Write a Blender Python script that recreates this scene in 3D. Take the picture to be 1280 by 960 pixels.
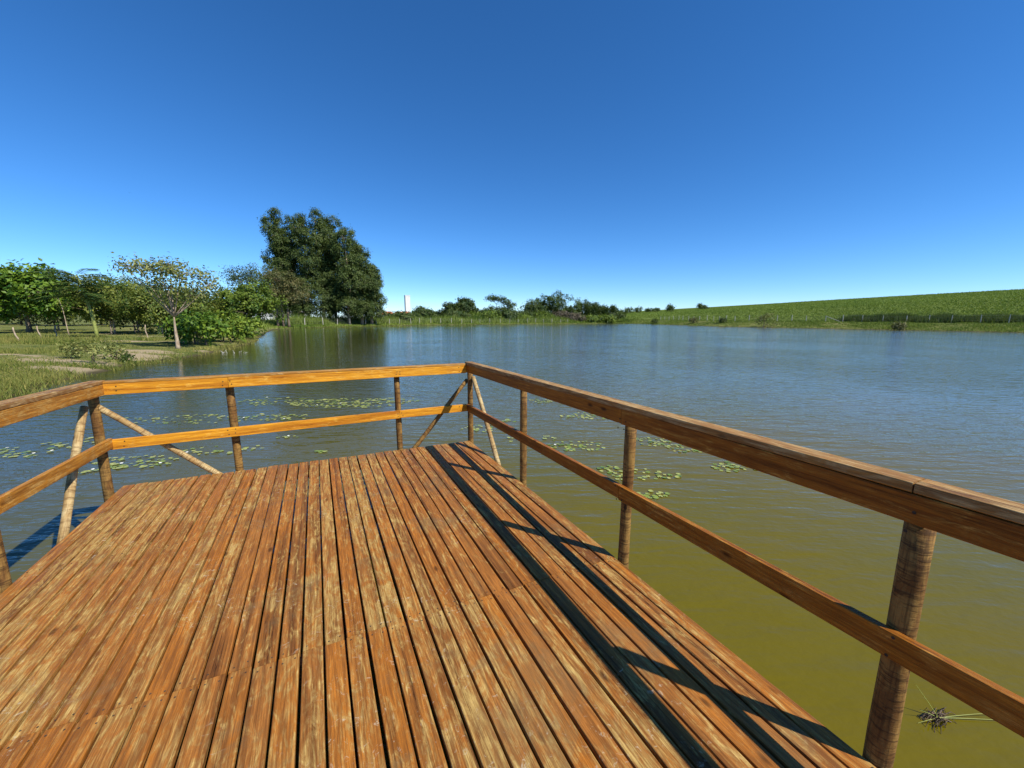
import bpy, math, random
import numpy as np
from mathutils import Matrix, Vector

random.seed(7)
rng = np.random.default_rng(11)
scene = bpy.context.scene
C = scene.collection
for o in list(bpy.data.objects):
    bpy.data.objects.remove(o)

# ------------------------------------------------------------------ camera
# world: the camera looks along +Y, water level is z = 0, metres
DECK_Z, EYE = 0.6, 2.2
YAW = math.radians(26.07)          # the jetty is turned this much against the view
cam = bpy.data.cameras.new('camera')
cam.sensor_width = 36.0
cam.lens = 36.0 * 497.5 / 1280.0
cam.clip_start = 0.05
cam.clip_end = 6000
cam_o = bpy.data.objects.new('camera', cam)
C.objects.link(cam_o)
cam_o.matrix_world = (Matrix.Translation((0, 0, EYE)) @ Matrix.Rotation(math.radians(90 - 9.42), 4, 'X')
                      @ Matrix.Rotation(math.radians(0.255), 4, 'Z'))
scene.camera = cam_o
scene.render.resolution_x, scene.render.resolution_y = 1024, 768

# ------------------------------------------------------------------ light
SUN = Vector((0.824, -0.44, 1.0)).normalized()
el = math.asin(SUN.z)
az = math.atan2(SUN.x, SUN.y)
world = bpy.data.worlds.new('World')
scene.world = world
world.use_nodes = True
wn = world.node_tree.nodes
wl = world.node_tree.links
sky = wn.new('ShaderNodeTexSky')
sky.sky_type = 'NISHITA'
sky.sun_disc = False
sky.sun_elevation = el
sky.sun_rotation = az
sky.altitude = 0
sky.air_density = 0.7
sky.dust_density = 0.0
sky.ozone_density = 8.5
wn['Background'].inputs['Strength'].default_value = 0.135
hs = wn.new('ShaderNodeHueSaturation')          # the phone's vivid rendering of the clear sky
hs.inputs['Saturation'].default_value = 1.15
wl.new(sky.outputs[0], hs.inputs['Color'])
wl.new(hs.outputs[0], wn['Background'].inputs[0])
sun = bpy.data.lights.new('sun', 'SUN')
sun.energy = 5.0
sun.angle = math.radians(0.5)
sun.color = (1.0, 0.95, 0.86)
sun_o = bpy.data.objects.new('sun', sun)
C.objects.link(sun_o)
sun_o.rotation_euler = SUN.to_track_quat('Z', 'Y').to_euler()
sun_o.location = (20, -10, 30)
vs = scene.view_settings
vs.view_transform = 'Standard'
vs.look = 'None'
vs.gamma = 1.0
vs.exposure = 0.4
vs.use_curve_mapping = False
scene.render.engine = 'CYCLES'
scene.cycles.max_bounces = 6
scene.cycles.diffuse_bounces = 2
scene.cycles.glossy_bounces = 3
scene.cycles.transmission_bounces = 3


# ------------------------------------------------------------------ helpers
def tag(o, label=None, cat=None, group=None, kind=None):
    if label: o['label'] = label
    if cat: o['category'] = cat
    if group: o['group'] = group
    if kind: o['kind'] = kind
    return o


def link(name, data, parent=None):
    o = bpy.data.objects.new(name, data)
    C.objects.link(o)
    if parent: o.parent = parent
    return o


def empty(name, loc=(0, 0, 0), rz=0.0):
    o = link(name, None)
    o.location = loc
    o.rotation_euler = (0, 0, rz)
    o.empty_display_size = 0.3
    return o


class MB:
    """collects pieces of one mesh"""
    def __init__(self):
        self.v, self.f, self.t, self.n = [], [], [], 0

    def add(self, v, f, tint=None):
        v = np.asarray(v, float).reshape(-1, 3)
        self.v.append(v)
        for a in f:
            a = np.asarray(a, np.int64)
            if a.ndim == 1: a = a[None]
            self.f.append(a + self.n)
            self.t.append(np.full(len(a), 0.5) if tint is None else np.broadcast_to(np.asarray(tint, float), (len(a),)))
        self.n += len(v)

    def tube(self, pts, rad, sides=7, cap=True):
        pts = np.asarray(pts, float)
        rad = np.broadcast_to(np.asarray(rad, float), (len(pts),))
        tan = np.gradient(pts, axis=0)
        tan /= np.linalg.norm(tan, axis=1)[:, None] + 1e-9
        ref = np.array([0, 0, 1.0]) if abs(tan.mean(0)[2]) < 0.9 else np.array([1.0, 0, 0])
        a = np.cross(tan, ref); a /= np.linalg.norm(a, axis=1)[:, None] + 1e-9
        b = np.cross(tan, a)
        th = np.linspace(0, 2 * math.pi, sides, endpoint=False)
        v = pts[:, None] + rad[:, None, None] * (np.cos(th)[None, :, None] * a[:, None] + np.sin(th)[None, :, None] * b[:, None])
        n = len(pts)
        i = np.arange(n - 1)[:, None] * sides
        j = np.arange(sides)[None]
        k = (j + 1) % sides
        q = np.stack([i + j, i + k, i + sides + k, i + sides + j], -1).reshape(-1, 4)
        fs = [q]
        if cap:
            fs += [np.arange(sides)[::-1][None], (np.arange(sides) + (n - 1) * sides)[None]]
        self.add(v, fs)

    def leaves(self, p, a, b, L, W, tint, fold=0.12):
        """rhombic leaves: p base, a axis, b side (unit), per leaf length and width"""
        n = len(p)
        L = np.broadcast_to(L, (n,))[:, None]; W = np.broadcast_to(W, (n,))[:, None]
        nn = np.cross(a, b)
        m = p + a * L * 0.45
        v = np.stack([p, m + b * W * 0.5 + nn * W * fold, p + a * L, m - b * W * 0.5 + nn * W * fold], 1)
        idx = np.arange(n)[:, None] * 4
        f = np.concatenate([idx + np.array([[0, 1, 2]]), idx + np.array([[0, 2, 3]])])
        t = np.broadcast_to(tint, (n,))
        self.add(v, [f], np.concatenate([t, t]))

    def mesh(self, name, mat, smooth=False):
        me = bpy.data.meshes.new(name)
        if self.n:
            V = np.concatenate(self.v)
            loops = np.concatenate([a.reshape(-1) for a in self.f])
            tot = np.concatenate([np.full(len(a), a.shape[1]) for a in self.f])
            me.vertices.add(len(V)); me.vertices.foreach_set('co', V.astype(np.float32).ravel())
            me.loops.add(len(loops)); me.loops.foreach_set('vertex_index', loops.astype(np.int32))
            me.polygons.add(len(tot))
            me.polygons.foreach_set('loop_start', np.concatenate([[0], np.cumsum(tot)[:-1]]).astype(np.int32))
            at = me.attributes.new('tint', 'FLOAT', 'FACE')
            at.data.foreach_set('value', np.concatenate(self.t).astype(np.float32))
            me.polygons.foreach_set('use_smooth', np.full(len(tot), bool(smooth)))
            me.update(calc_edges=True)
            me.validate()
        if mat: me.materials.append(mat)
        return me

    def build(self, name, mat, parent=None, smooth=False):
        return link(name, self.mesh(name, mat, smooth), parent)


def unit(v):
    return v / (np.linalg.norm(v, axis=-1, keepdims=True) + 1e-9)


# ------------------------------------------------------------------ materials
def new_mat(name):
    m = bpy.data.materials.new(name)
    m.use_nodes = True
    nt = m.node_tree
    return m, nt.nodes, nt.links, nt.nodes['Principled BSDF']


def mixc(N, Lk, fac, a, b, mode='MIX'):
    n = N.new('ShaderNodeMix'); n.data_type = 'RGBA'; n.blend_type = mode
    for sock, val in ((n.inputs[0], fac), (n.inputs[6], a), (n.inputs[7], b)):
        if hasattr(val, 'is_linked'): Lk.new(val, sock)
        elif isinstance(val, (int, float)): sock.default_value = val
        else: sock.default_value = (*val, 1) if len(val) == 3 else val
    return n.outputs[2]


def ramp(N, Lk, src, lo, hi):
    n = N.new('ShaderNodeMapRange'); n.interpolation_type = 'SMOOTHSTEP'
    Lk.new(src, n.inputs[0]); n.inputs[1].default_value = lo; n.inputs[2].default_value = hi
    return n.outputs[0]


def noise(N, Lk, vec, scale, detail=4, rough=0.55, dist=0.0):
    n = N.new('ShaderNodeTexNoise'); n.inputs['Scale'].default_value = scale
    n.inputs['Detail'].default_value = detail; n.inputs['Roughness'].default_value = rough
    n.inputs['Distortion'].default_value = dist
    if vec is not None: Lk.new(vec, n.inputs['Vector'])
    return n.outputs[0]


def mapping(N, Lk, vec, scale=(1, 1, 1), rot=(0, 0, 0)):
    n = N.new('ShaderNodeMapping'); n.inputs['Scale'].default_value = scale; n.inputs['Rotation'].default_value = rot
    Lk.new(vec, n.inputs['Vector'])
    return n.outputs[0]


def math_n(N, Lk, op, a, b=0.0):
    n = N.new('ShaderNodeMath'); n.operation = op
    for s, v in ((n.inputs[0], a), (n.inputs[1], b)):
        if hasattr(v, 'is_linked'): Lk.new(v, s)
        else: s.default_value = v
    return n.outputs[0]


def wood_mat(name, stain, stain2, worn, dark, wear=(0.47, 0.62), big=0.5, splat=True, rough=0.6, knot_amt=1.0):
    """stained softwood; the piece lies along its own Y axis"""
    m, N, Lk, bs = new_mat(name)
    tc = N.new('ShaderNodeTexCoord')
    oi = N.new('ShaderNodeObjectInfo')
    cx = N.new('ShaderNodeCombineXYZ')
    for i, k in enumerate((37.0, 91.0, 13.0)):
        Lk.new(math_n(N, Lk, 'MULTIPLY', oi.outputs['Random'], k), cx.inputs[i])
    va = N.new('ShaderNodeVectorMath'); va.operation = 'ADD'
    Lk.new(tc.outputs['Object'], va.inputs[0]); Lk.new(cx.outputs[0], va.inputs[1])
    v = va.outputs[0]
    geo = N.new('ShaderNodeNewGeometry')
    wob = noise(N, Lk, mapping(N, Lk, v, (3, .8, 3)), 1.0, 2)
    gv = N.new('ShaderNodeVectorMath'); gv.operation = 'ADD'
    wv = N.new('ShaderNodeCombineXYZ'); Lk.new(math_n(N, Lk, 'MULTIPLY', wob, 0.05), wv.inputs[0])
    Lk.new(v, gv.inputs[0]); Lk.new(wv.outputs[0], gv.inputs[1])
    grain = noise(N, Lk, mapping(N, Lk, gv.outputs[0], (75, 3.2, 75)), 1.0, 7, 0.7)
    fibre = noise(N, Lk, mapping(N, Lk, v, (240, 10, 240)), 1.0, 4, 0.7)
    mid = noise(N, Lk, mapping(N, Lk, v, (21, 6.5, 21)), 1.0, 8, 0.72, 1.2)
    bigp = noise(N, Lk, mapping(N, Lk, geo.outputs['Position'], (1, 1, 1)), 1.3, 4, 0.6, 0.5)
    # board to board difference
    base = mixc(N, Lk, oi.outputs['Random'], stain, stain2)
    streak = noise(N, Lk, mapping(N, Lk, v, (22, .55, 22)), 1.0, 4)
    base = mixc(N, Lk, ramp(N, Lk, streak, 0.45, 0.7), base, dark)
    w = math_n(N, Lk, 'ADD', math_n(N, Lk, 'MULTIPLY', mid, 1 - big * 0.5), math_n(N, Lk, 'MULTIPLY', bigp, big * 0.5))
    w = math_n(N, Lk, 'ADD', w, math_n(N, Lk, 'MULTIPLY', math_n(N, Lk, 'SUBTRACT', grain, 0.5), 0.22))
    r2 = math_n(N, Lk, 'FRACT', math_n(N, Lk, 'MULTIPLY', oi.outputs['Random'], 17.3))
    w = math_n(N, Lk, 'ADD', w, math_n(N, Lk, 'MULTIPLY', math_n(N, Lk, 'SUBTRACT', r2, 0.5), 0.10))
    wm = ramp(N, Lk, w, wear[0], wear[1])
    wcol = mixc(N, Lk, ramp(N, Lk, mid, 0.5, 0.75), worn, tuple(min(1, c * 1.35 + .02) for c in worn))
    col = mixc(N, Lk, wm, base, wcol)
    # grain lines
    g = ramp(N, Lk, grain, 0.34, 0.62)
    col = mixc(N, Lk, g, mixc(N, Lk, 0.75, col, dark), col)
    fb = ramp(N, Lk, fibre, 0.38, 0.62)
    col = mixc(N, Lk, math_n(N, Lk, 'MULTIPLY', math_n(N, Lk, 'SUBTRACT', 1.0, fb), 0.5), col, dark)
    # drying cracks
    crk = noise(N, Lk, mapping(N, Lk, gv.outputs[0], (48, .9, 48)), 1.0, 5, 0.6)
    cm = math_n(N, Lk, 'SUBTRACT', 1.0, ramp(N, Lk, math_n(N, Lk, 'ABSOLUTE', math_n(N, Lk, 'SUBTRACT', crk, 0.5)), 0.004, 0.016))
    cm = math_n(N, Lk, 'MULTIPLY', cm, ramp(N, Lk, streak, 0.5, 0.62))
    col = mixc(N, Lk, math_n(N, Lk, 'MULTIPLY', cm, 0.8), col, tuple(c * 0.25 for c in dark))
    # knots
    vo = N.new('ShaderNodeTexVoronoi'); vo.inputs['Scale'].default_value = 1.0
    Lk.new(mapping(N, Lk, v, (11, 4.4, 11)), vo.inputs['Vector'])
    kn = math_n(N, Lk, 'SUBTRACT', 1.0, ramp(N, Lk, vo.outputs['Distance'], 0.06, 0.2))
    cs = N.new('ShaderNodeSeparateColor'); Lk.new(vo.outputs['Color'], cs.inputs[0])
    kn = math_n(N, Lk, 'MULTIPLY', kn, math_n(N, Lk, 'GREATER_THAN', cs.outputs[0], 0.78))
    col = mixc(N, Lk, math_n(N, Lk, 'MULTIPLY', kn, 0.75 * knot_amt), col, tuple(c * 0.35 for c in dark))
    if splat:
        # pale scuffs and dried splashes
        sp = noise(N, Lk, geo.outputs['Position'], 20.0, 6, 0.75, 1.5)
        spm = math_n(N, Lk, 'MULTIPLY', ramp(N, Lk, sp, 0.58, 0.68), ramp(N, Lk, bigp, 0.44, 0.6))
        col = mixc(N, Lk, math_n(N, Lk, 'MULTIPLY', spm, 0.6), col, (0.56, 0.48, 0.33))
        # grey green grime
        gr = noise(N, Lk, geo.outputs['Position'], 2.2, 5, 0.65, 0.8)
        col = mixc(N, Lk, math_n(N, Lk, 'MULTIPLY', ramp(N, Lk, gr, 0.52, 0.68), 0.42), col, (0.17, 0.115, 0.05))
    Lk.new(col, bs.inputs['Base Color'])
    rr = N.new('ShaderNodeMapRange'); Lk.new(wm, rr.inputs[0]); rr.inputs[3].default_value = rough - .12; rr.inputs[4].default_value = rough + .2
    Lk.new(rr.outputs[0], bs.inputs['Roughness'])
    bs.inputs['Specular IOR Level'].default_value = 0.12
    bp = N.new('ShaderNodeBump'); bp.inputs['Strength'].default_value = 0.7; bp.inputs['Distance'].default_value = 0.004
    hsum = math_n(N, Lk, 'ADD', grain, math_n(N, Lk, 'MULTIPLY', fibre, 0.5))
    hsum = math_n(N, Lk, 'SUBTRACT', hsum, math_n(N, Lk, 'MULTIPLY', kn, 0.5))
    Lk.new(hsum, bp.inputs['Height']); Lk.new(bp.outputs[0], bs.inputs['Normal'])
    return m


def log_mat(name, light, mid_c, dark):
    """peeled round pole, along its own Z axis"""
    m, N, Lk, bs = new_mat(name)
    tc = N.new('ShaderNodeTexCoord'); oi = N.new('ShaderNodeObjectInfo')
    va = N.new('ShaderNodeVectorMath'); va.operation = 'ADD'
    cx = N.new('ShaderNodeCombineXYZ')
    for i, k in enumerate((17.0, 31.0, 53.0)): Lk.new(math_n(N, Lk, 'MULTIPLY', oi.outputs['Random'], k), cx.inputs[i])
    Lk.new(tc.outputs['Object'], va.inputs[0]); Lk.new(cx.outputs[0], va.inputs[1])
    v = va.outputs[0]
    a = noise(N, Lk, mapping(N, Lk, v, (14, 14, 5)), 1.0, 5, 0.6, 0.6)
    rings = noise(N, Lk, mapping(N, Lk, v, (10, 10, 75)), 1.0, 4, 0.6, 0.9)
    fib = noise(N, Lk, mapping(N, Lk, v, (120, 120, 8)), 1.0, 3)
    col = mixc(N, Lk, ramp(N, Lk, a, 0.38, 0.62), mid_c, light)
    col = mixc(N, Lk, math_n(N, Lk, 'MULTIPLY', ramp(N, Lk, rings, 0.48, 0.62), 0.7), col, dark)
    col = mixc(N, Lk, math_n(N, Lk, 'MULTIPLY', ramp(N, Lk, fib, 0.48, 0.7), 0.55), col, dark)
    vo = N.new('ShaderNodeTexVoronoi'); vo.inputs['Scale'].default_value = 1.0
    Lk.new(mapping(N, Lk, v, (14, 14, 7)), vo.inputs['Vector'])
    kn = math_n(N, Lk, 'SUBTRACT', 1.0, ramp(N, Lk, vo.outputs['Distance'], 0.10, 0.2))
    cs = N.new('ShaderNodeSeparateColor'); Lk.new(vo.outputs['Color'], cs.inputs[0])
    kn = math_n(N, Lk, 'MULTIPLY', kn, math_n(N, Lk, 'GREATER_THAN', cs.outputs[0], 0.75))
    col = mixc(N, Lk, math_n(N, Lk, 'MULTIPLY', kn, 0.85), col, tuple(c * .3 for c in dark))
    Lk.new(col, bs.inputs['Base Color'])
    bs.inputs['Roughness'].default_value = 0.75
    bs.inputs['Specular IOR Level'].default_value = 0.25
    bp = N.new('ShaderNodeBump'); bp.inputs['Strength'].default_value = 0.6; bp.inputs['Distance'].default_value = 0.006
    Lk.new(math_n(N, Lk, 'ADD', rings, math_n(N, Lk, 'MULTIPLY', a, .8)), bp.inputs['Height']); Lk.new(bp.outputs[0], bs.inputs['Normal'])
    return m


def leaf_mat(name, lo, hi, trans=0.3, rough=0.5, spec=0.3):
    m, N, Lk, bs = new_mat(name)
    at = N.new('ShaderNodeAttribute'); at.attribute_name = 'tint'
    col = mixc(N, Lk, at.outputs['Fac'], lo, hi)
    Lk.new(col, bs.inputs['Base Color'])
    bs.inputs['Roughness'].default_value = rough
    bs.inputs['Specular IOR Level'].default_value = spec
    tr = N.new('ShaderNodeBsdfTranslucent')
    Lk.new(mixc(N, Lk, 0.5, col, (0.16, 0.22, 0.02)), tr.inputs[0])
    mx = N.new('ShaderNodeMixShader'); mx.inputs[0].default_value = trans
    out = N['Material Output']
    Lk.new(bs.outputs[0], mx.inputs[1]); Lk.new(tr.outputs[0], mx.inputs[2]); Lk.new(mx.outputs[0], out.inputs[0])
    return m


def plain_mat(name, a, b, scale=8.0, rough=0.8, spec=0.2, bump=0.0, stretch=(1, 1, 1)):
    m, N, Lk, bs = new_mat(name)
    tc = N.new('ShaderNodeTexCoord')
    n = noise(N, Lk, mapping(N, Lk, tc.outputs['Object'], stretch), scale, 5, 0.6)
    Lk.new(mixc(N, Lk, ramp(N, Lk, n, 0.35, 0.65), a, b), bs.inputs['Base Color'])
    bs.inputs['Roughness'].default_value = rough
    bs.inputs['Specular IOR Level'].default_value = spec
    if bump:
        bp = N.new('ShaderNodeBump'); bp.inputs['Strength'].default_value = 0.6; bp.inputs['Distance'].default_value = bump
        Lk.new(n, bp.inputs['Height']); Lk.new(bp.outputs[0], bs.inputs['Normal'])
    return m


M = {}
M['deck'] = wood_mat('stained deck wood', (0.48, 0.165, 0.020), (0.41, 0.16, 0.034), (0.50, 0.33, 0.10), (0.14, 0.052, 0.013),
                     wear=(0.455, 0.635))
M['rail'] = wood_mat('shade darkened rail wood', (0.44, 0.165, 0.017), (0.40, 0.14, 0.016), (0.50, 0.25, 0.045), (0.17, 0.052, 0.008),
                     wear=(0.50, 0.72), big=0.2, splat=False, rough=0.55, knot_amt=1.2)  # darker copy: shade on the right rails' inner faces put into the colour
M['rail_sunlit'] = wood_mat('sun brightened rail wood', (0.80, 0.385, 0.026), (0.74, 0.345, 0.024), (0.80, 0.47, 0.08), (0.38, 0.13, 0.013),
                     wear=(0.50, 0.72), big=0.2, splat=False, rough=0.55, knot_amt=1.3)  # brighter copy: sunlight on the far rails put into the colour
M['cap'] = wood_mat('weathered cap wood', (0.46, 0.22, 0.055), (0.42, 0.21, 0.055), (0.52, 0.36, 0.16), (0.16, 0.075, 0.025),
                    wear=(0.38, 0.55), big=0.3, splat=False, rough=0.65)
M['cap_light'] = wood_mat('orange cap wood', (0.52, 0.26, 0.04), (0.50, 0.25, 0.04), (0.50, 0.35, 0.15), (0.24, 0.10, 0.02),
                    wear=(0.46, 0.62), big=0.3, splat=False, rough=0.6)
M['rail_left'] = wood_mat('brown orange rail wood', (0.54, 0.235, 0.028), (0.48, 0.20, 0.028), (0.54, 0.33, 0.09), (0.20, 0.075, 0.014),
                     wear=(0.47, 0.66), big=0.3, splat=False, rough=0.6, knot_amt=1.2)
M['beam'] = wood_mat('dark under frame wood', (0.22, 0.10, 0.04), (0.2, 0.09, 0.035), (0.25, 0.15, 0.07), (0.08, 0.04, 0.02), splat=False)
M['log'] = log_mat('peeled pole brown', (0.29, 0.165, 0.043), (0.155, 0.072, 0.018), (0.04, 0.018, 0.006))
M['log_pale'] = log_mat('peeled pole pale', (0.48, 0.36, 0.17), (0.34, 0.215, 0.08), (0.13, 0.065, 0.022))
M['nail'] = plain_mat('dull nail', (0.04, 0.03, 0.022), (0.08, 0.06, 0.045), 40, 0.8, 0.1)
M['bark'] = plain_mat('bark grey brown', (0.10, 0.075, 0.05), (0.23, 0.18, 0.13), 6, 0.9, 0.1, 0.02, (3, 3, .6))
M['bark_pale'] = plain_mat('bark pale', (0.26, 0.19, 0.12), (0.45, 0.36, 0.26), 5, 0.9, 0.1, 0.02, (3, 3, .8))
M['stem_green'] = plain_mat('green stem', (0.16, 0.19, 0.04), (0.28, 0.30, 0.08), 5, 0.6)
M['post'] = plain_mat('weathered fence post', (0.42, 0.38, 0.31), (0.62, 0.58, 0.50), 3, 0.85, 0.15, 0.01, (2, 2, 1))
M['wire'] = plain_mat('fence wire', (0.25, 0.25, 0.25), (0.35, 0.34, 0.32), 3, 0.5)
M['white_wall'] = plain_mat('white render', (0.66, 0.65, 0.62), (0.74, 0.73, 0.71), 0.5, 0.8)
M['roof'] = plain_mat('clay roof', (0.42, 0.13, 0.06), (0.52, 0.20, 0.10), 2.0, 0.8)
M['glass'] = plain_mat('dark window glass', (0.03, 0.04, 0.05), (0.05, 0.06, 0.07), 1, 0.1, 0.6)
M['dead'] = plain_mat('bleached dead twig', (0.5, 0.47, 0.42), (0.7, 0.68, 0.62), 10, 0.9)
M['root'] = plain_mat('wet root', (0.05, 0.035, 0.02), (0.16, 0.11, 0.07), 30, 0.6)
M['bird'] = plain_mat('dark feathers', (0.02, 0.02, 0.02), (0.05, 0.045, 0.04), 10)
M['petal'] = plain_mat('white petal', (0.75, 0.75, 0.72), (0.82, 0.82, 0.78), 10, 0.6)
M['pad'] = leaf_mat('lily pad green', (0.13, 0.21, 0.02), (0.46, 0.46, 0.12), 0.1, 0.4, 0.4)
M['lf_broad'] = leaf_mat('broad bright leaf', (0.0375, 0.1063, 0.0125), (0.1875, 0.2875, 0.025))
M['lf_olive'] = leaf_mat('olive leaf', (0.050, 0.105, 0.016), (0.25, 0.27, 0.045))
M['lf_sparse'] = leaf_mat('olive brown sparse leaf', (0.10, 0.15, 0.03), (0.34, 0.33, 0.10))
M['lf_dark'] = leaf_mat('dark leaf', (0.0208, 0.0546, 0.013), (0.0975, 0.1365, 0.0234))
M['lf_round'] = leaf_mat('round tree leaf', (0.032, 0.085, 0.012), (0.20, 0.265, 0.028))
M['lf_brown'] = leaf_mat('brown green leaf', (0.0653, 0.087, 0.0261), (0.2175, 0.1812, 0.0653))
M['lf_euc'] = leaf_mat('grey green drooping leaf', (0.030, 0.065, 0.015), (0.135, 0.175, 0.042))
M['lf_frond'] = leaf_mat('frond leaf', (0.028, 0.085, 0.026), (0.085, 0.15, 0.035))
M['lf_bush'] = leaf_mat('bright bush leaf', (0.06, 0.132, 0.0144), (0.264, 0.336, 0.0336))
M['lf_far'] = leaf_mat('far bush leaf', (0.0275, 0.0688, 0.0175), (0.1125, 0.1438, 0.0325))
M['lf_mauve'] = leaf_mat('dry mauve shrub leaf', (0.072, 0.066, 0.048), (0.204, 0.156, 0.108))
M['grass'] = leaf_mat('grass blade', (0.075, 0.135, 0.015), (0.40, 0.34, 0.10), 0.3, 0.6, 0.15)
M['grass_far'] = leaf_mat('shore grass', (0.07, 0.14, 0.021), (0.28, 0.336, 0.063), 0.3, 0.6, 0.15)
M['crop'] = leaf_mat('crop leaf', (0.125, 0.19, 0.03), (0.22, 0.285, 0.05), 0.3, 0.6, 0.15)

# ------------------------------------------------------------------ terrain
SHORE = [(-13.9, 10.58), (-14.7, 12.42), (-16.81, 16.59), (-17.33, 19.5), (-18.18, 23.15), (-19.5, 27.75), (-23.28, 35.79),
         (-31.15, 50.35), (-42.21, 71.13), (-45.04, 83.85), (-40.57, 92.76), (-33.78, 106.31), (-24.4, 123.09), (-9.55, 138.5),
         (12.44, 155.14), (26.31, 164.78), (45.01, 180.74), (53.65, 168.36), (55.86, 147.63), (58.98, 118.44), (74.12, 97.91),
         (85.43, 84.05), (92.73, 72.66), (100, 52), (102, 25), (92, -2), (60, -14), (20, -9), (2, -6.5), (-9, -6), (-13.2, 0), (-13.7, 6)]
SH = np.array(SHORE)


def shore_sd(x, y):
    """signed distance to the waterline, positive on land"""
    x = np.asarray(x, float); y = np.asarray(y, float)
    d2 = np.full(x.shape, 1e18); inside = np.zeros(x.shape, bool)
    n = len(SH)
    for i in range(n):
        ax, ay = SH[i]; bx, by = SH[(i + 1) % n]
        ex, ey = bx - ax, by - ay
        t = np.clip(((x - ax) * ex + (y - ay) * ey) / (ex * ex + ey * ey), 0, 1)
        d2 = np.minimum(d2, (x - ax - t * ex) ** 2 + (y - ay - t * ey) ** 2)
        c = (ay > y) != (by > y)
        with np.errstate(divide='ignore', invalid='ignore'):
            xi = ex * (y - ay) / (ey if ey else 1e-9) + ax
        inside ^= c & (x < xi)
    d = np.sqrt(d2)
    return np.where(inside, -d, d)


def wiggle(x, y):
    return (np.sin(x * .9 + 1.3 * np.sin(y * .31)) * np.cos(y * .8 + 1.1 * np.sin(x * .27)) + .6 * np.sin(x * 2.3 + y * 1.7) * np.sin(y * 2.1 - x * .7))


def height(x, y):
    x = np.asarray(x, float); y = np.asarray(y, float)
    sd = shore_sd(x, y) + 0.22 * wiggle(x * .8, y * .8)
    s = np.maximum(sd, 0)
    right = np.clip((x - 46) / 12, 0, 1)
    z = 0.34 * (1 - np.exp(-s / 1.6)) + 0.012 * np.minimum(s, 60) + 0.05 * wiggle(x * .5, y * .5) * np.clip(s / 3, 0, 1)
    t = np.clip(s / 9, 0, 1)
    z = z + right * 1.15 * t * t * (3 - 2 * t)
    hill = np.minimum(0.066 * np.clip(x - 50, 0, 430), 0.10 * np.maximum(s - 10, 0))
    hill += 0.25 * np.sin(x * .05 + y * .02) * np.clip(hill / 3, 0, 1)
    z = z + hill
    return np.where(sd > 0, z, -np.minimum(1.9, 0.25 * np.abs(sd)))


def H(x, y):
    return float(height(np.array([x]), np.array([y]))[0])


def at(u, D):
    """the spot D metres ahead, in the direction of picture column u"""
    return (u - 640) / 504.2 * D, D


def terrain():
    rad = np.geomspace(2.5, 3200, 430)
    front = np.radians(np.linspace(-64, 64, 420))
    back = np.radians(np.linspace(64, 296, 75)[1:-1])
    ang = np.concatenate([front, back])
    A, Rr = np.meshgrid(ang, rad)
    X, Y = np.sin(A) * Rr, np.cos(A) * Rr
    Z = height(X.ravel(), Y.ravel()).reshape(X.shape)
    n, m = X.shape
    V = np.stack([X, Y, Z], -1).reshape(-1, 3)
    i = np.arange(n - 1)[:, None] * m; j = np.arange(m)[None]; k = (j + 1) % m
    q = np.stack([i + j, i + k, i + m + k, i + m + j], -1).reshape(-1, 4)
    mb = MB(); mb.add(np.vstack([V, [[0, 0, -1.9]]]), [q, np.stack([np.full(m, n * m), (np.arange(m) + 1) % m, np.arange(m)], -1)])
    o = mb.build('ground', ground_mat(), smooth=True)
    me = o.data
    # bare sandy patches on the near bank and beside the far landing
    P = np.concatenate([V, [[0, 0, -1.9]]])
    d = np.zeros(len(P))
    for (cx, cy, rx, ry, a) in ((-16.6, 15.4, 2.6, 1.0, .9), (-19.2, 20.0, 1.8, 1.5, .9), (-21.0, 22.2, 2.6, 1.0, 1.0), (-18.6, 17.2, 3.4, .9, .8), (-23, 18.2, 3.5, .7, .7),
                                (-19.0, 24.6, .9, .7, 1.0), (-28, 29.5, 8, 1.1, .7), (-44.0, 77, 2.6, 6, .8), (-22, 31, 2.0, 1.2, .5), (-40, 40, 12, 2.5, .5),
                                (-30, 36, 7, 1.6, .6)):
        d = np.maximum(d, a * np.exp(-(((P[:, 0] - cx) / rx) ** 2 + ((P[:, 1] - cy) / ry) ** 2)))
    fsd = shore_sd(P[:, 0], P[:, 1])
    fl = np.clip((fsd - 10) / 1.5, 0, 1) * np.clip((P[:, 0] - 50) / 4, 0, 1)
    atf = me.attributes.new('field', 'FLOAT', 'POINT'); atf.data.foreach_set('value', fl.astype(np.float32))
    atr = me.attributes.new('sand', 'FLOAT', 'POINT'); atr.data.foreach_set('value', d.astype(np.float32))
    return tag(o, kind='structure')


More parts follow.
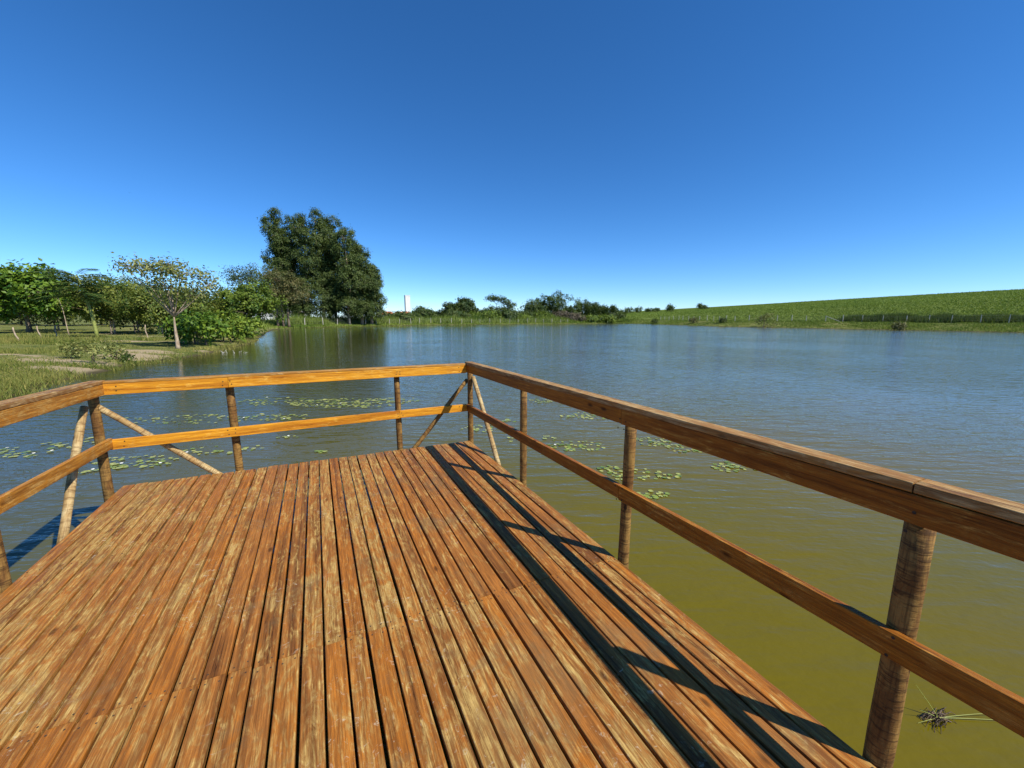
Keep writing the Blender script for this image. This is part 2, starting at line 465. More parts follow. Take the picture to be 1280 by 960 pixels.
def ground_mat():
    m, N, Lk, bs = new_mat('grassy ground')
    geo = N.new('ShaderNodeNewGeometry'); P = geo.outputs['Position']
    at_ = N.new('ShaderNodeAttribute'); at_.attribute_name = 'sand'
    big = noise(N, Lk, P, 0.12, 5, 0.6); mid = noise(N, Lk, P, 0.9, 6, 0.65); fine = noise(N, Lk, P, 9, 4, 0.7)
    col = mixc(N, Lk, ramp(N, Lk, mid, 0.36, 0.66), (0.09, 0.125, 0.025), (0.24, 0.24, 0.07))
    col = mixc(N, Lk, math_n(N, Lk, 'MULTIPLY', ramp(N, Lk, big, 0.5, 0.68), 0.5), col, (0.33, 0.27, 0.12))
    s = math_n(N, Lk, 'ADD', at_.outputs['Fac'], math_n(N, Lk, 'MULTIPLY', math_n(N, Lk, 'SUBTRACT', mid, 0.5), 1.3))
    sandc = mixc(N, Lk, fine, (0.34, 0.25, 0.14), (0.55, 0.44, 0.28))
    col = mixc(N, Lk, ramp(N, Lk, s, 0.35, 0.6), col, sandc)
    af = N.new('ShaderNodeAttribute'); af.attribute_name = 'field'
    rows = noise(N, Lk, mapping(N, Lk, P, (.06, .5, .06), (0, 0, math.radians(-50.6))), 1.0, 4, 0.6)
    col = mixc(N, Lk, af.outputs['Fac'], col, mixc(N, Lk, rows, (0.11, 0.165, 0.027), (0.175, 0.225, 0.042)))
    # wet mud below and at the waterline
    sx = N.new('ShaderNodeSeparateXYZ'); Lk.new(P, sx.inputs[0])
    wet = math_n(N, Lk, 'SUBTRACT', 1.0, ramp(N, Lk, math_n(N, Lk, 'ADD', sx.outputs[2], math_n(N, Lk, 'MULTIPLY', mid, .1)), 0.06, 0.17))
    col = mixc(N, Lk, wet, col, (0.075, 0.06, 0.03))
    col = mixc(N, Lk, math_n(N, Lk, 'MULTIPLY', fine, 0.45), col, (0.05, 0.055, 0.02))
    Lk.new(col, bs.inputs['Base Color'])
    bs.inputs['Roughness'].default_value = 0.95; bs.inputs['Specular IOR Level'].default_value = 0.1
    bp = N.new('ShaderNodeBump'); bp.inputs['Strength'].default_value = 0.7; bp.inputs['Distance'].default_value = 0.12
    Lk.new(math_n(N, Lk, 'ADD', fine, mid), bp.inputs['Height']); Lk.new(bp.outputs[0], bs.inputs['Normal'])
    return m


terrain()


def water():
    m, N, Lk, bs = new_mat('murky pond water')
    geo = N.new('ShaderNodeNewGeometry'); P = geo.outputs['Position']
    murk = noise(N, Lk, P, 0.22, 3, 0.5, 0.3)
    # olive tone round the jetty, blending into a second tone out in the pond
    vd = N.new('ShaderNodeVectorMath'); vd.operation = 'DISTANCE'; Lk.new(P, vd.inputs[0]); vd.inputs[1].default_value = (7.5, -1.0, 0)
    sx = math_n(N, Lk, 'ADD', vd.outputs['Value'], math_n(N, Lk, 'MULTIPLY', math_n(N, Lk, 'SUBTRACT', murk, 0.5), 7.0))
    out_mix = ramp(N, Lk, sx, 6.0, 18.0)
    near_tone = mixc(N, Lk, ramp(N, Lk, murk, 0.35, 0.65), (0.120, 0.094, 0.002), (0.108, 0.092, 0.004))
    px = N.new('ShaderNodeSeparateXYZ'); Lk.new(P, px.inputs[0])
    lee = ramp(N, Lk, math_n(N, Lk, 'ADD', px.outputs[0], math_n(N, Lk, 'MULTIPLY', murk, 6.0)), -16.0, 12.0)   # sheltered side; its colour is darkened to paint in the grove's reflection
    reflect_tone = mixc(N, Lk, lee, (0.040, 0.042, 0.010), (0.088, 0.092, 0.040))
    Lk.new(mixc(N, Lk, out_mix, near_tone, reflect_tone), bs.inputs['Base Color'])
    bs.inputs['Roughness'].default_value = 0.04
    bs.inputs['IOR'].default_value = 1.333
    # wind ripples: crests run across the wind, two crossing trains and fine chop
    a = noise(N, Lk, mapping(N, Lk, P, (1.7, 5.6, 1), (0, 0, math.radians(36))), 1.0, 3, 0.5, 0.35)
    b = noise(N, Lk, mapping(N, Lk, P, (1.9, 6.4, 1), (0, 0, math.radians(-20))), 1.0, 2, 0.5, 0.3)
    c = noise(N, Lk, mapping(N, Lk, P, (14, 20, 1), (0, 0, math.radians(70))), 1.0, 2, 0.5, 0.2)
    d = noise(N, Lk, mapping(N, Lk, P, (0.55, 1.7, 1), (0, 0, math.radians(18))), 1.0, 3, 0.55, 0.4)
    gust = ramp(N, Lk, noise(N, Lk, P, 0.11, 3, 0.55, 0.4), 0.3, 0.68)
    h = math_n(N, Lk, 'ADD', a, math_n(N, Lk, 'MULTIPLY', b, 0.8))
    h = math_n(N, Lk, 'ADD', h, math_n(N, Lk, 'MULTIPLY', c, 0.22))
    h = math_n(N, Lk, 'ADD', h, math_n(N, Lk, 'MULTIPLY', d, 1.2))
    h = math_n(N, Lk, 'MULTIPLY', h, math_n(N, Lk, 'MULTIPLY', math_n(N, Lk, 'ADD', math_n(N, Lk, 'MULTIPLY', gust, 0.55), 0.6),
                                            math_n(N, Lk, 'ADD', math_n(N, Lk, 'MULTIPLY', lee, 0.66), 0.34)))
    h = math_n(N, Lk, 'MULTIPLY', h, math_n(N, Lk, 'ADD', math_n(N, Lk, 'MULTIPLY', out_mix, 0.45), 0.55))   # the jetty breaks the waves beside it
    bp = N.new('ShaderNodeBump'); bp.inputs['Strength'].default_value = 1.0; bp.inputs['Distance'].default_value = 0.036
    Lk.new(h, bp.inputs['Height']); Lk.new(bp.outputs[0], bs.inputs['Normal'])
    mb = MB()
    mb.add([(-75, -30, 0), (130, -30, 0), (130, 215, 0), (-75, 215, 0)], [[0, 1, 2, 3]])
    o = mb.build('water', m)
    return tag(o, kind='structure')


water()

# ------------------------------------------------------------------ jetty
jetty = empty('jetty', (0, 0, DECK_Z), YAW)
tag(jetty, 'orange stained timber jetty with plank deck and pole railing over the pond', 'jetty')
XL, XR, YF = -1.7675, 1.727, 4.83
BW, BT = 0.0885, 0.028
PITCH = (XR - XL) / 35


def beam_mesh(name, w, t, L, mat, bev=0.004, seg=2):
    """bevelled board along Y, from y=0 to y=L, top at z=0"""
    prof = [(-w / 2 + bev, 0), (w / 2 - bev, 0), (w / 2 - bev * .3, -bev * .3), (w / 2, -bev), (w / 2, -t + bev), (w / 2 - bev, -t),
            (-w / 2 + bev, -t), (-w / 2, -t + bev), (-w / 2, -bev), (-w / 2 + bev * .3, -bev * .3)]
    n = len(prof)
    ys = np.linspace(0, L, seg)
    V = [(x, y, z) for y in ys for (x, z) in prof]
    F = [[k * n + i, k * n + (i + 1) % n, (k + 1) * n + (i + 1) % n, (k + 1) * n + i] for k in range(seg - 1) for i in range(n)]
    mb = MB(); mb.add(V, [np.array(F), np.arange(n)[::-1][None].copy() + 0, (np.arange(n) + (seg - 1) * n)[None]])
    return mb.mesh(name, mat)


YJ, YB = 1.955, -1.25
mesh_far = beam_mesh('deck_board', BW, BT, YF - YJ - 0.004, M['deck'])
mesh_near = beam_mesh('deck_board', BW, BT, YJ - YB, M['deck'])
nails = MB()
for i in range(35):
    x = XL + (i + 0.5) * PITCH
    yj = YJ + (XL + 1.7 - x + .0) * 0.02 + random.uniform(-.006, .006) + (0.009 if (i // 2) % 3 == 0 else 0)
    for row, me in ((0, mesh_far), (1, mesh_near)):
        o = link('deck_board', me, jetty)
        dx, dz, rot = random.gauss(0, .0012), random.uniform(-.003, .0005), random.gauss(0, .0004)
        y0 = yj + .002 if row == 0 else yj - (YJ - YB)
        o.location = (x + dx, y0, dz)
        o.rotation_euler = (0, random.gauss(0, .004), rot)
    for y in (yj + .03, yj - .03, YF - .06, 3.4, 0.5):
        for s in (-.026, .026):
            c = np.array((x + s, y + random.uniform(-.008, .008), .0004))
            th = np.linspace(0, 2 * math.pi, 6, endpoint=False)
            nails.add(c + .0042 * np.stack([np.cos(th), np.sin(th), th * 0], -1), [np.arange(6)[None]])
tag(nails.build('nail_heads', M['nail'], jetty), kind='stuff')


def place_beam(name, mat, p0, p1, w, t, roll=0.0, bev=0.004):
    """board from p0 to p1 (centre of its top face), width w across, thickness t downwards"""
    p0, p1 = Vector(p0), Vector(p1)
    d = p1 - p0
    o = link(name, beam_mesh(name, w, t, d.length, mat, bev), jetty)
    y = d.normalized(); x = y.cross(Vector((0, 0, 1))).normalized(); z = x.cross(y)
    mw = Matrix((x, y, z)).transposed().to_4x4(); mw.translation = p0
    o.matrix_local = mw
    return o


# under frame
for y in (YF - .06, 3.4, YJ, 0.5, -1.1):
    place_beam('joist', M['beam'], (XL + .03, y, -BT - .004), (XR - .03, y, -BT - .004), .07, .12)
for x in (XL + .06, 0, XR - .06):
    place_beam('bearer', M['beam'], (x, YB, -BT - .13), (x, YF - .02, -BT - .13), .08, .16)


def pole(name, mat, p0, p1, r0, r1, sides=14, seg=12, bend=0.006):
    p0, p1 = Vector(p0), Vector(p1)
    d = p1 - p0; L = d.length
    t = np.linspace(0, 1, seg)
    ph = random.uniform(0, 6)
    pts = np.stack([bend * np.sin(t * 4 + ph), bend * np.cos(t * 3 + ph), t * L], -1)
    rad = (r0 + (r1 - r0) * t) * (1 + 0.03 * np.sin(t * 17 + ph) + 0.015 * rng.normal(size=seg))
    mb = MB(); mb.tube(pts, rad, sides)
    o = mb.build(name, mat, jetty, smooth=True)
    z = d.normalized(); x = Vector((0, 1, 0)).cross(z).normalized(); y = z.cross(x)
    mw = Matrix((x, y, z)).transposed().to_4x4(); mw.translation = p0
    o.matrix_local = mw
    return o


BED = -2.3
PX = XR + .045
PLX = XL - .045
PYF = YF + .045
top_z = 1.0
for (x, y, zt, r) in ((PX, .515, 1.03, .040), (PX, 1.885, 1.02, .036), (PX, 3.36, 1.015, .034), (PX - .005, PYF - .04, 1.0, .036),
                      (.838, PYF, .985, .034), (-.83, PYF - .008, .985, .036), (PLX, PYF - .13, 1.0, .037), (PLX, 3.30, 1.04, .038),
                      (PLX, 1.9, 1.04, .037), (PLX, .5, 1.04, .037)):
    pole('post', M['log'], (x, y, BED), (x + random.gauss(0, .006), y + random.gauss(0, .006), zt), r * 1.06, r)
# corner braces
pole('brace', M['log_pale'], (PLX - .01, 3.93, -.10), (PLX - .012, PYF - .27, .83), .030, .028)
pole('brace', M['log_pale'], (-.93, PYF + .01, -.09), (PLX + .0, PYF - .13, .80), .028, .026)
pole('brace', M['log_pale'], (PX + .01, 3.95, -.09), (PX + .01, PYF - .09, .84), .029, .027)
pole('brace', M['log'], (.96, PYF + .01, -.09), (PX - .03, PYF + .01, .80), .028, .026)

RT = 0.032     # rail board thickness


def rail(name, mat, p0, p1, h):
    """upright board: p0/p1 are the top centre line"""
    p0, p1 = Vector(p0), Vector(p1)
    return place_beam(name, mat, p0, p1, RT, h, bev=.003)


# right side (inner face of the posts): far corner to behind the camera
xi = XR - .012
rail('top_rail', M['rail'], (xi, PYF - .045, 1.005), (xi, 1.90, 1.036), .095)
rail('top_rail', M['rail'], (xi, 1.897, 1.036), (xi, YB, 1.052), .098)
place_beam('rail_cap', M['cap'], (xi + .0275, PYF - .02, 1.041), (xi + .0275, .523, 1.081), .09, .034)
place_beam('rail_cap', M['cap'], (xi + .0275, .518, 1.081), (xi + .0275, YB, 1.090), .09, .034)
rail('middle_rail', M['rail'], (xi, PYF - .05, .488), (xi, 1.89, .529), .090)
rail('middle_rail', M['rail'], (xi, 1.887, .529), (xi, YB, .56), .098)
# far side
yi = YF - .010
rail('top_rail', M['rail_sunlit'], (xi - .018, yi, 1.0015), (-.82, yi - .044, 1.0015), .10)
rail('top_rail', M['rail_sunlit'], (-.823, yi - .044, 1.0015), (PLX + .03, yi - .061, 1.0015), .10)
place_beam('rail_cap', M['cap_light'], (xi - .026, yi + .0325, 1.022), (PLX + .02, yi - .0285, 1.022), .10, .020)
rail('middle_rail', M['rail_sunlit'], (xi - .018, yi, .490), (.84, yi - .015, .492), .092)
rail('middle_rail', M['rail_sunlit'], (.837, yi - .015, .492), (PLX + .03, yi - .061, .486), .094)
# left side
xl = XL + .012
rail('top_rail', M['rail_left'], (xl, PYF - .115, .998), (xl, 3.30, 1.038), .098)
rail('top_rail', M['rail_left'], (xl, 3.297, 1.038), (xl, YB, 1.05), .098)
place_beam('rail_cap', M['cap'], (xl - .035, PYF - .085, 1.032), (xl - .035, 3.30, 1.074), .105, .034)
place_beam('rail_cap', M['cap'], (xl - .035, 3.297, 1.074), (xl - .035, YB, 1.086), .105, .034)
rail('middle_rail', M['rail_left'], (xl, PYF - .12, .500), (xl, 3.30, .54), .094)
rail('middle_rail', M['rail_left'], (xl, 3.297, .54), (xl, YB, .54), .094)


# nail heads where the rails meet the posts
rn = MB()
th8 = np.linspace(0, 2 * math.pi, 8, endpoint=False)
for y in (.515, 1.86, 1.91, 3.36, 4.72):
    for z in (.50 + (4.8 - y) * .012, .42 + (4.8 - y) * .012, 1.0 - (y - .5) * .008, .935):
        c = np.array((xi - RT / 2 - .0012, y + random.uniform(-.012, .012), z - .02 + random.uniform(-.008, .008)))
        rn.add(c + .0055 * np.stack([th8 * 0, np.cos(th8), np.sin(th8)], -1), [np.arange(8)[None]])
for x in (-.86, -.80, .82, .87, 1.6, -1.66):
    for z in (.465, .425, .97, .93):
        c = np.array((x + random.uniform(-.01, .01), yi - .061 * (xi - x) / 3.45 - RT / 2 - .0015, z + random.uniform(-.008, .008)))
        rn.add(c + .0055 * np.stack([np.cos(th8), th8 * 0, np.sin(th8)], -1), [np.arange(8)[None]])
tag(rn.build('rail_nail_heads', M['nail'], jetty), kind='stuff')

# ------------------------------------------------------------------ trees and shrubs
def rand_dirs(n, up=0.0):
    d = rng.normal(size=(n, 3)); d[:, 2] += up
    return unit(d)


def auto_lobes(w, z0, z1, n, depth=None, flat=1.0):
    """uneven crown: lobes scattered in an ellipsoid of width w between z0 and z1"""
    depth = depth or w
    out = []
    for i in range(n):
        d = rand_dirs(1)[0] * (rng.uniform(.35, .78) if i else 0.0)
        c = ((d[0]) * w / 2, d[1] * depth / 2, (z0 + z1) / 2 + d[2] * (z1 - z0) / 2)
        r = rng.uniform(.26, .42) if i else .45
        out.append((c[0], c[1], c[2], w * r, depth * r, (z1 - z0) * r * flat))
    return out


def tree(name, label, cat, x, y, trunk_h, trunk_r, lobes, clumps, per, leaf, spread, mat, bark='bark', group=None,
         droop=0.0, stems=((0, 0),), lean=(0, 0), twig=0.35, zb=None, base_split=0.35):
    z = (H(x, y) if zb is None else zb) - 0.06
    root = empty(name, (x, y, z))
    tag(root, label, cat, group)
    tr = MB(); cr = MB()
    stem_pts = []
    for (sx, sy) in stems:
        t = np.linspace(0, 1, 9)
        px = sx + lean[0] * t + .04 * trunk_h * np.sin(t * 5 + rng.uniform(0, 6)) * t * .6
        py = sy + lean[1] * t + .03 * trunk_h * np.cos(t * 4 + rng.uniform(0, 6)) * t * .6
        pts = np.stack([px, py, t * trunk_h], -1)
        rad = trunk_r * (1.25 - t) ** .8 * np.where(t < .05, 1.35, 1.0)
        tr.tube(pts, np.maximum(rad, trunk_r * .12), 8)
        stem_pts.append(pts)
    vol = np.array([(l[3] * l[4] * l[5]) ** (2 / 3) for l in lobes]); vol = vol / vol.sum()
    for li, (lx, ly, lz, rx, ry, rz) in enumerate(lobes):
        c = np.array([lx, ly, lz])
        sp = stem_pts[li % len(stem_pts)]
        zs = np.clip(lz - rz * .6 - .12 * trunk_h * rng.uniform(0, 1), trunk_h * base_split, trunk_h * .97)
        k = int(np.clip(round(zs / trunk_h * 8), 1, 8)); s = sp[k]
        t = np.linspace(0, 1, 6)[:, None]
        midp = (s + c) / 2 + np.array([0, 0, -.12 * np.linalg.norm(c[:2] - s[:2])])
        br = (1 - t) ** 2 * s + 2 * t * (1 - t) * midp + t * t * c
        tr.tube(br, np.linspace(trunk_r * .42, trunk_r * .13, 6), 6)
        n = max(3, int(clumps * vol[li]))
        d = rand_dirs(n, .25)
        rr = rng.uniform(.45, 1.0, n) ** .6
        cc = c + d * rr[:, None] * np.array([rx, ry, rz])
        for q in cc[rng.random(n) < twig]:
            tr.tube(np.stack([c + (q - c) * .1, (c + q) / 2 + rng.normal(size=3) * .04 * rx, q]), [trunk_r * .12, trunk_r * .08, trunk_r * .04], 4, cap=False)
        # leaves
        m = per
        base = np.repeat(cc, m, 0)
        out = np.repeat(d, m, 0)
        off = rng.normal(size=(n * m, 3)) * spread * rng.uniform(.7, 1.3, (n, 1)).repeat(m, 0)
        p = base + off
        nrm = unit(out * .9 + np.array([0, 0, .65]) + rng.normal(size=(n * m, 3)) * .55)
        ax = rng.normal(size=(n * m, 3)) + out * .5; ax[:, 2] -= droop * 2.2
        ax = unit(ax - nrm * (ax * nrm).sum(1)[:, None]) if droop < .5 else unit(ax)
        sd = unit(np.cross(nrm, ax))
        tint = np.clip(np.repeat(rng.uniform(.15, .85, n), m) + rng.normal(size=n * m) * .22, 0, 1)
        sz = rng.uniform(.65, 1.3, n * m)
        cr.leaves(p, ax, sd, leaf[0] * sz, leaf[1] * sz, tint)
    tr.build('trunk', M[bark], root, smooth=True)
    cr.build('crown', M[mat], root)
    return root


# --- left bank
x, y = at(12, 38)
tree('broadleaf_tree', 'large bright green tree with big leaves and a dark trunk on the near bank', 'tree', x + 1.6, y, 4.2, .17,
     [(0, 0, 4.0, 3.0, 2.6, 1.9), (-2.6, .3, 3.6, 2.3, 2.2, 1.8), (2.2, -.4, 3.9, 2.1, 2.0, 1.7), (.6, .4, 5.3, 1.9, 1.8, 1.2), (2.9, .2, 2.9, 1.6, 1.6, 1.1), (-1.2, -1, 2.6, 1.8, 1.6, 1.1), (-3.6, -.5, 5.0, 1.7, 1.6, 1.3)],
     170, 44, (.40, .25), .28, 'lf_broad')
x, y = at(-75, 40)
tree('broadleaf_tree', 'second bright broad leaved tree, beyond the large one with a dark trunk', 'tree', x, y, 4.2, .17, auto_lobes(7, 1.6, 6.4, 7), 120, 34, (.42, .25), .36, 'lf_broad')
x, y = at(82, 36)
tree('sapling', 'thin pale crooked sapling with few leaves beside the feathery tree', 'tree', x, y, 3.4, .034,
     [(-.5, 0, 3.3, .5, .5, .4), (.3, .1, 2.8, .45, .4, .35), (.1, 0, 3.7, .4, .4, .3)], 22, 9, (.24, .12), .16, 'lf_broad', 'bark_pale', lean=(-.35, 0), twig=.8)

orch = 'orchard trees on the near bank'
for (u, D, w, z0, z1, lab, mt, seed) in (
        (136, 40, 5.0, 1.5, 5.2, 'olive green orchard tree just behind the feathery frond tree', 'lf_olive', 1),
        (166, 43, 5.4, 1.3, 5.4, 'brownish olive orchard tree between the frond tree and the sparse tree', 'lf_olive', 2),
        (196, 40, 4.4, 1.2, 4.2, 'low olive orchard tree just behind the sparse forked tree', 'lf_olive', 3),
        (238, 42, 5.0, 1.2, 4.3, 'olive orchard tree showing between the sparse tree and the round tree', 'lf_olive', 4),
        (66, 45, 5.2, 1.5, 5.0, 'dark orchard tree behind the thin pale sapling', 'lf_dark', 5)):
    x, y = at(u, D)
    tree('orchard_tree', lab, 'tree', x, y, 3.2, .075, auto_lobes(w * 1.12, z0 * .75, z1 * 1.04, 12), 230, 40, (.24, .12), .22, mt, 'bark_pale', orch, stems=((0, 0), (.25, .1)))
for k, (u, D, w, z1) in enumerate(((-30, 60, 8, 6), (25, 66, 8, 6.4), (78, 62, 8, 5.6), (125, 68, 8, 6.4), (172, 64, 8, 6.0), (215, 70, 8, 6.0), (255, 66, 7, 5.4), (282, 60, 5, 4.6))):
    x, y = at(u, D)
    ordn = ('eighth', 'seventh', 'sixth', 'fifth', 'fourth', 'third', 'second', 'first')[k]
    tree('background_tree', ordn + ' dark tree in the shady row behind the orchard, counting from the round tree', 'tree', x, y, 3.6, .13, auto_lobes(w, .5, z1, 10), 150, 26, (.46, .25), .46, 'lf_dark',
         'bark', 'shady row of trees behind the orchard')

# sparse forked tree by the water
x, y = at(217, 24.6)
tree('forked_tree', 'sparse forked tree with pale trunk and olive brown leaves beside the water', 'tree', x, y, 2.0, .10,
     [(-2.5, .1, 5.0, .75, .6, .45), (-1.6, -.2, 4.9, .8, .7, .5), (-.7, .3, 4.8, .95, .8, .6), (.15, 0, 4.9, .8, .8, .55), (.9, -.2, 4.5, .8, .7, .6),
      (1.7, .2, 4.2, .75, .7, .6), (2.3, 0, 3.9, .6, .5, .45), (-1.1, .2, 4.0, .7, .6, .45), (.2, -.4, 3.7, .8, .6, .5), (1.2, .3, 3.3, .8, .6, .5), (-.2, .2, 3.1, .7, .6, .4)],
     210, 14, (.18, .095), .17, 'lf_sparse', 'bark_pale', twig=.9, base_split=.75)


def frond_tree(u, D):
    x, y = at(u, D)
    z = H(x, y) - .06
    root = empty('frond_tree', (x, y, z))
    tag(root, 'young tree with smooth green leaning trunk and long flat feathery fronds', 'tree')
    tr = MB(); fr = MB()
    t = np.linspace(0, 1, 10)
    top = np.array([-.85, 0, 4.9])
    pts = np.stack([top[0] * t ** 1.3, .1 * np.sin(t * 3), top[2] * t], -1)
    tr.tube(pts, np.linspace(.13, .06, 10), 9)
    for i in range(44):
        lev = i / 43
        s = pts[-1] + np.array([0, 0, -1.9 * (1 - lev)])
        a = rng.uniform(0, 2 * math.pi)
        L = rng.uniform(1.5, 2.6)
        rise = .25 + .75 * lev
        dirh = np.array([math.cos(a), math.sin(a), 0])
        tt = np.linspace(0, 1, 16)
        path = s + dirh * L * tt[:, None] + np.array([0, 0, 1]) * (rise * L * .5 * tt - .36 * L * tt ** 2)[:, None]
        tr.tube(path[::3], np.linspace(.02, .006, 6), 4, cap=False)
        side = np.cross(dirh, [0, 0, 1])
        for sg in (-1, 1):
            n = 34
            ti = np.linspace(.12, 1, n)
            p = np.stack([np.interp(ti, tt, path[:, j]) for j in range(3)], -1)
            ax = unit(sg * side + dirh * .55 + np.array([0, 0, -.18]) + rng.normal(size=(n, 3)) * .12)
            sd = unit(np.cross(np.array([0, 0, 1.0]) + rng.normal(size=(n, 3)) * .2, ax))
            ll = .50 * np.sin(np.clip(ti, .05, 1) * 2.7) + .10
            fr.leaves(p, ax, sd, ll, .075, np.clip(.5 + rng.normal(size=n) * .25, 0, 1))
    tr.build('trunk', M['stem_green'], root, smooth=True)
    fr.build('crown', M['lf_frond'], root)


frond_tree(117, 32)

# near shrubs on the bank
for (u, D, w, h, lab, mt) in (
        (106, 17.2, 1.5, 1.15, 'low olive shrub on the bare sandy bank, larger of a pair', 'lf_sparse'),
        (80, 18.2, .75, .75, 'small olive shrub on the bare sandy bank, smaller of a pair', 'lf_sparse'),
        (148, 18.4, .35, .38, 'tiny dark seedling at the grassy edge of the sandy bank', 'lf_dark'),
        (136, 18.6, .7, .9, 'thin leafy shrub leaning beside the larger olive shrub', 'lf_sparse')):
    x, y = at(u, D)
    tree('shrub', lab, 'shrub', x, y, h * .6, .022, auto_lobes(w, h * .25, h, 6), 34 if w > .5 else 12, 12, (.13, .065), .09, mt, 'bark', twig=.7, stems=((0, 0), (.05, .02)))
for (u, D, w, h, lab) in (
        (252, 28, 3.2, 2.3, 'sprawling bush with large bright leaves right beside the sparse forked tree'),
        (284, 31.5, 3.0, 2.0, 'bright leafy bush in the middle of the waterside thicket'),
        (312, 38, 3.0, 1.9, 'bright leafy bush at the end of the waterside thicket')):
    x, y = at(u, D)
    tree('bush', lab, 'bush', x - .5, y, h * .6, .05, auto_lobes(w, .25, h, 8), 80, 22, (.30, .17), .22, 'lf_bush' if u > 260 else 'lf_broad', 'bark',
         'waterside thicket', stems=((0, 0), (.4, .2), (-.3, .1)))
x, y = at(307, 46)
tree('round_tree', 'dense round dark green tree standing behind the waterside bushes', 'tree', x, y, 3.4, .18, auto_lobes(6.0, .8, 6.0, 15), 300, 46, (.26, .15), .21, 'lf_round')
x, y = at(312, 78)
tree('grey_green_tree', 'grey green tree with open crown rising behind the round tree', 'tree', x, y, 7, .22,
     [(-1.8, 0, 9.6, 2.4, 2.2, 1.3), (1.0, .5, 10.2, 2.6, 2.2, 1.2), (0, -.5, 8.3, 3.0, 2.5, 1.4), (2.5, 0, 8.8, 2, 2, 1.1), (0, 0, 5.5, 3.2, 2.5, 2)], 170, 26, (.32, .16), .36, 'lf_euc')
x, y = at(352, 80)
tree('brown_tree', 'brown green tree with slim dark trunks in front of the white building', 'tree', x, y, 6.4, .20,
     [(-2.3, 0, 9.0, 2.4, 2.2, 1.8), (.2, 0, 9.2, 3.0, 2.6, 2.0), (2.4, .4, 7.4, 2.6, 2.4, 2.2), (-.8, -.6, 6.6, 2.6, 2.4, 1.7), (3.4, 0, 6.2, 1.9, 2, 1.6), (1.2, -1, 6.0, 2.0, 1.8, 1.0), (-2.6, 0, 6.8, 1.8, 1.8, 1.5)],
     300, 30, (.34, .17), .36, 'lf_brown', stems=((-.9, 0), (0, .3), (1.3, 0)))

# tall grove
for (u, D, top, w, lab) in (
        (353, 94, 25.2, 5.6, 'tallest grove tree, with a ragged open top, at the edge beside the brown tree'),
        (370, 98, 24.4, 7.0, 'second tall dense grove tree, counting from the one beside the brown tree'), (386, 95, 24.4, 7.0, 'third tall dense grove tree, counting from the one beside the brown tree'), (404, 96, 25.4, 7.2, 'fourth tall dense grove tree, counting from the one beside the brown tree'), (420, 99, 25.0, 7.2, 'fifth tall dense grove tree, counting from the one beside the brown tree'),
        (436, 96, 22.6, 7.2, 'sixth tall dense grove tree, counting from the one beside the brown tree'), (452, 98, 18.6, 7.2, 'seventh tall dense grove tree, counting from the one beside the brown tree'),
        (464, 101, 14.5, 6.2, 'shortest grove tree, at the outer end facing open sky and low bushes'),
        (360, 102, 22.5, 6.0, 'slim grove tree standing in the second rank behind the tallest one'),
        (412, 103, 25.6, 6.0, 'slim grove tree in the second rank behind the middle of the grove'),
        (444, 103, 20.5, 6.0, 'slim grove tree in the second rank behind the shorter end of the grove')):
    D *= 1.045; top *= 1.045; w *= 1.03
    x, y = at(u, D)
    lobes = []
    n = int(top / 1.7)
    for i in range(n):
        t = (i + .5) / n
        z = 2.6 + (top - 3.2) * t
        wr = w * .5 * max(.38, math.sqrt(max(0, 1 - ((t - .40) / .66) ** 2)))
        a = rng.uniform(0, 6.28); o = wr * .42
        lobes.append((math.cos(a) * o, math.sin(a) * o, z, wr * rng.uniform(.75, 1.0), wr * .9, rng.uniform(1.2, 1.9)))
    lobes.append((0, 0, top - .9, .9, .9, 1.4))
    tree('grove_tree', lab, 'tree', x, y, top * .94, .30, lobes, 620, 40, (.42, .16), .32, 'lf_euc', 'bark_pale', 'tall grove on the far shore', droop=.35, twig=.15, base_split=.12)

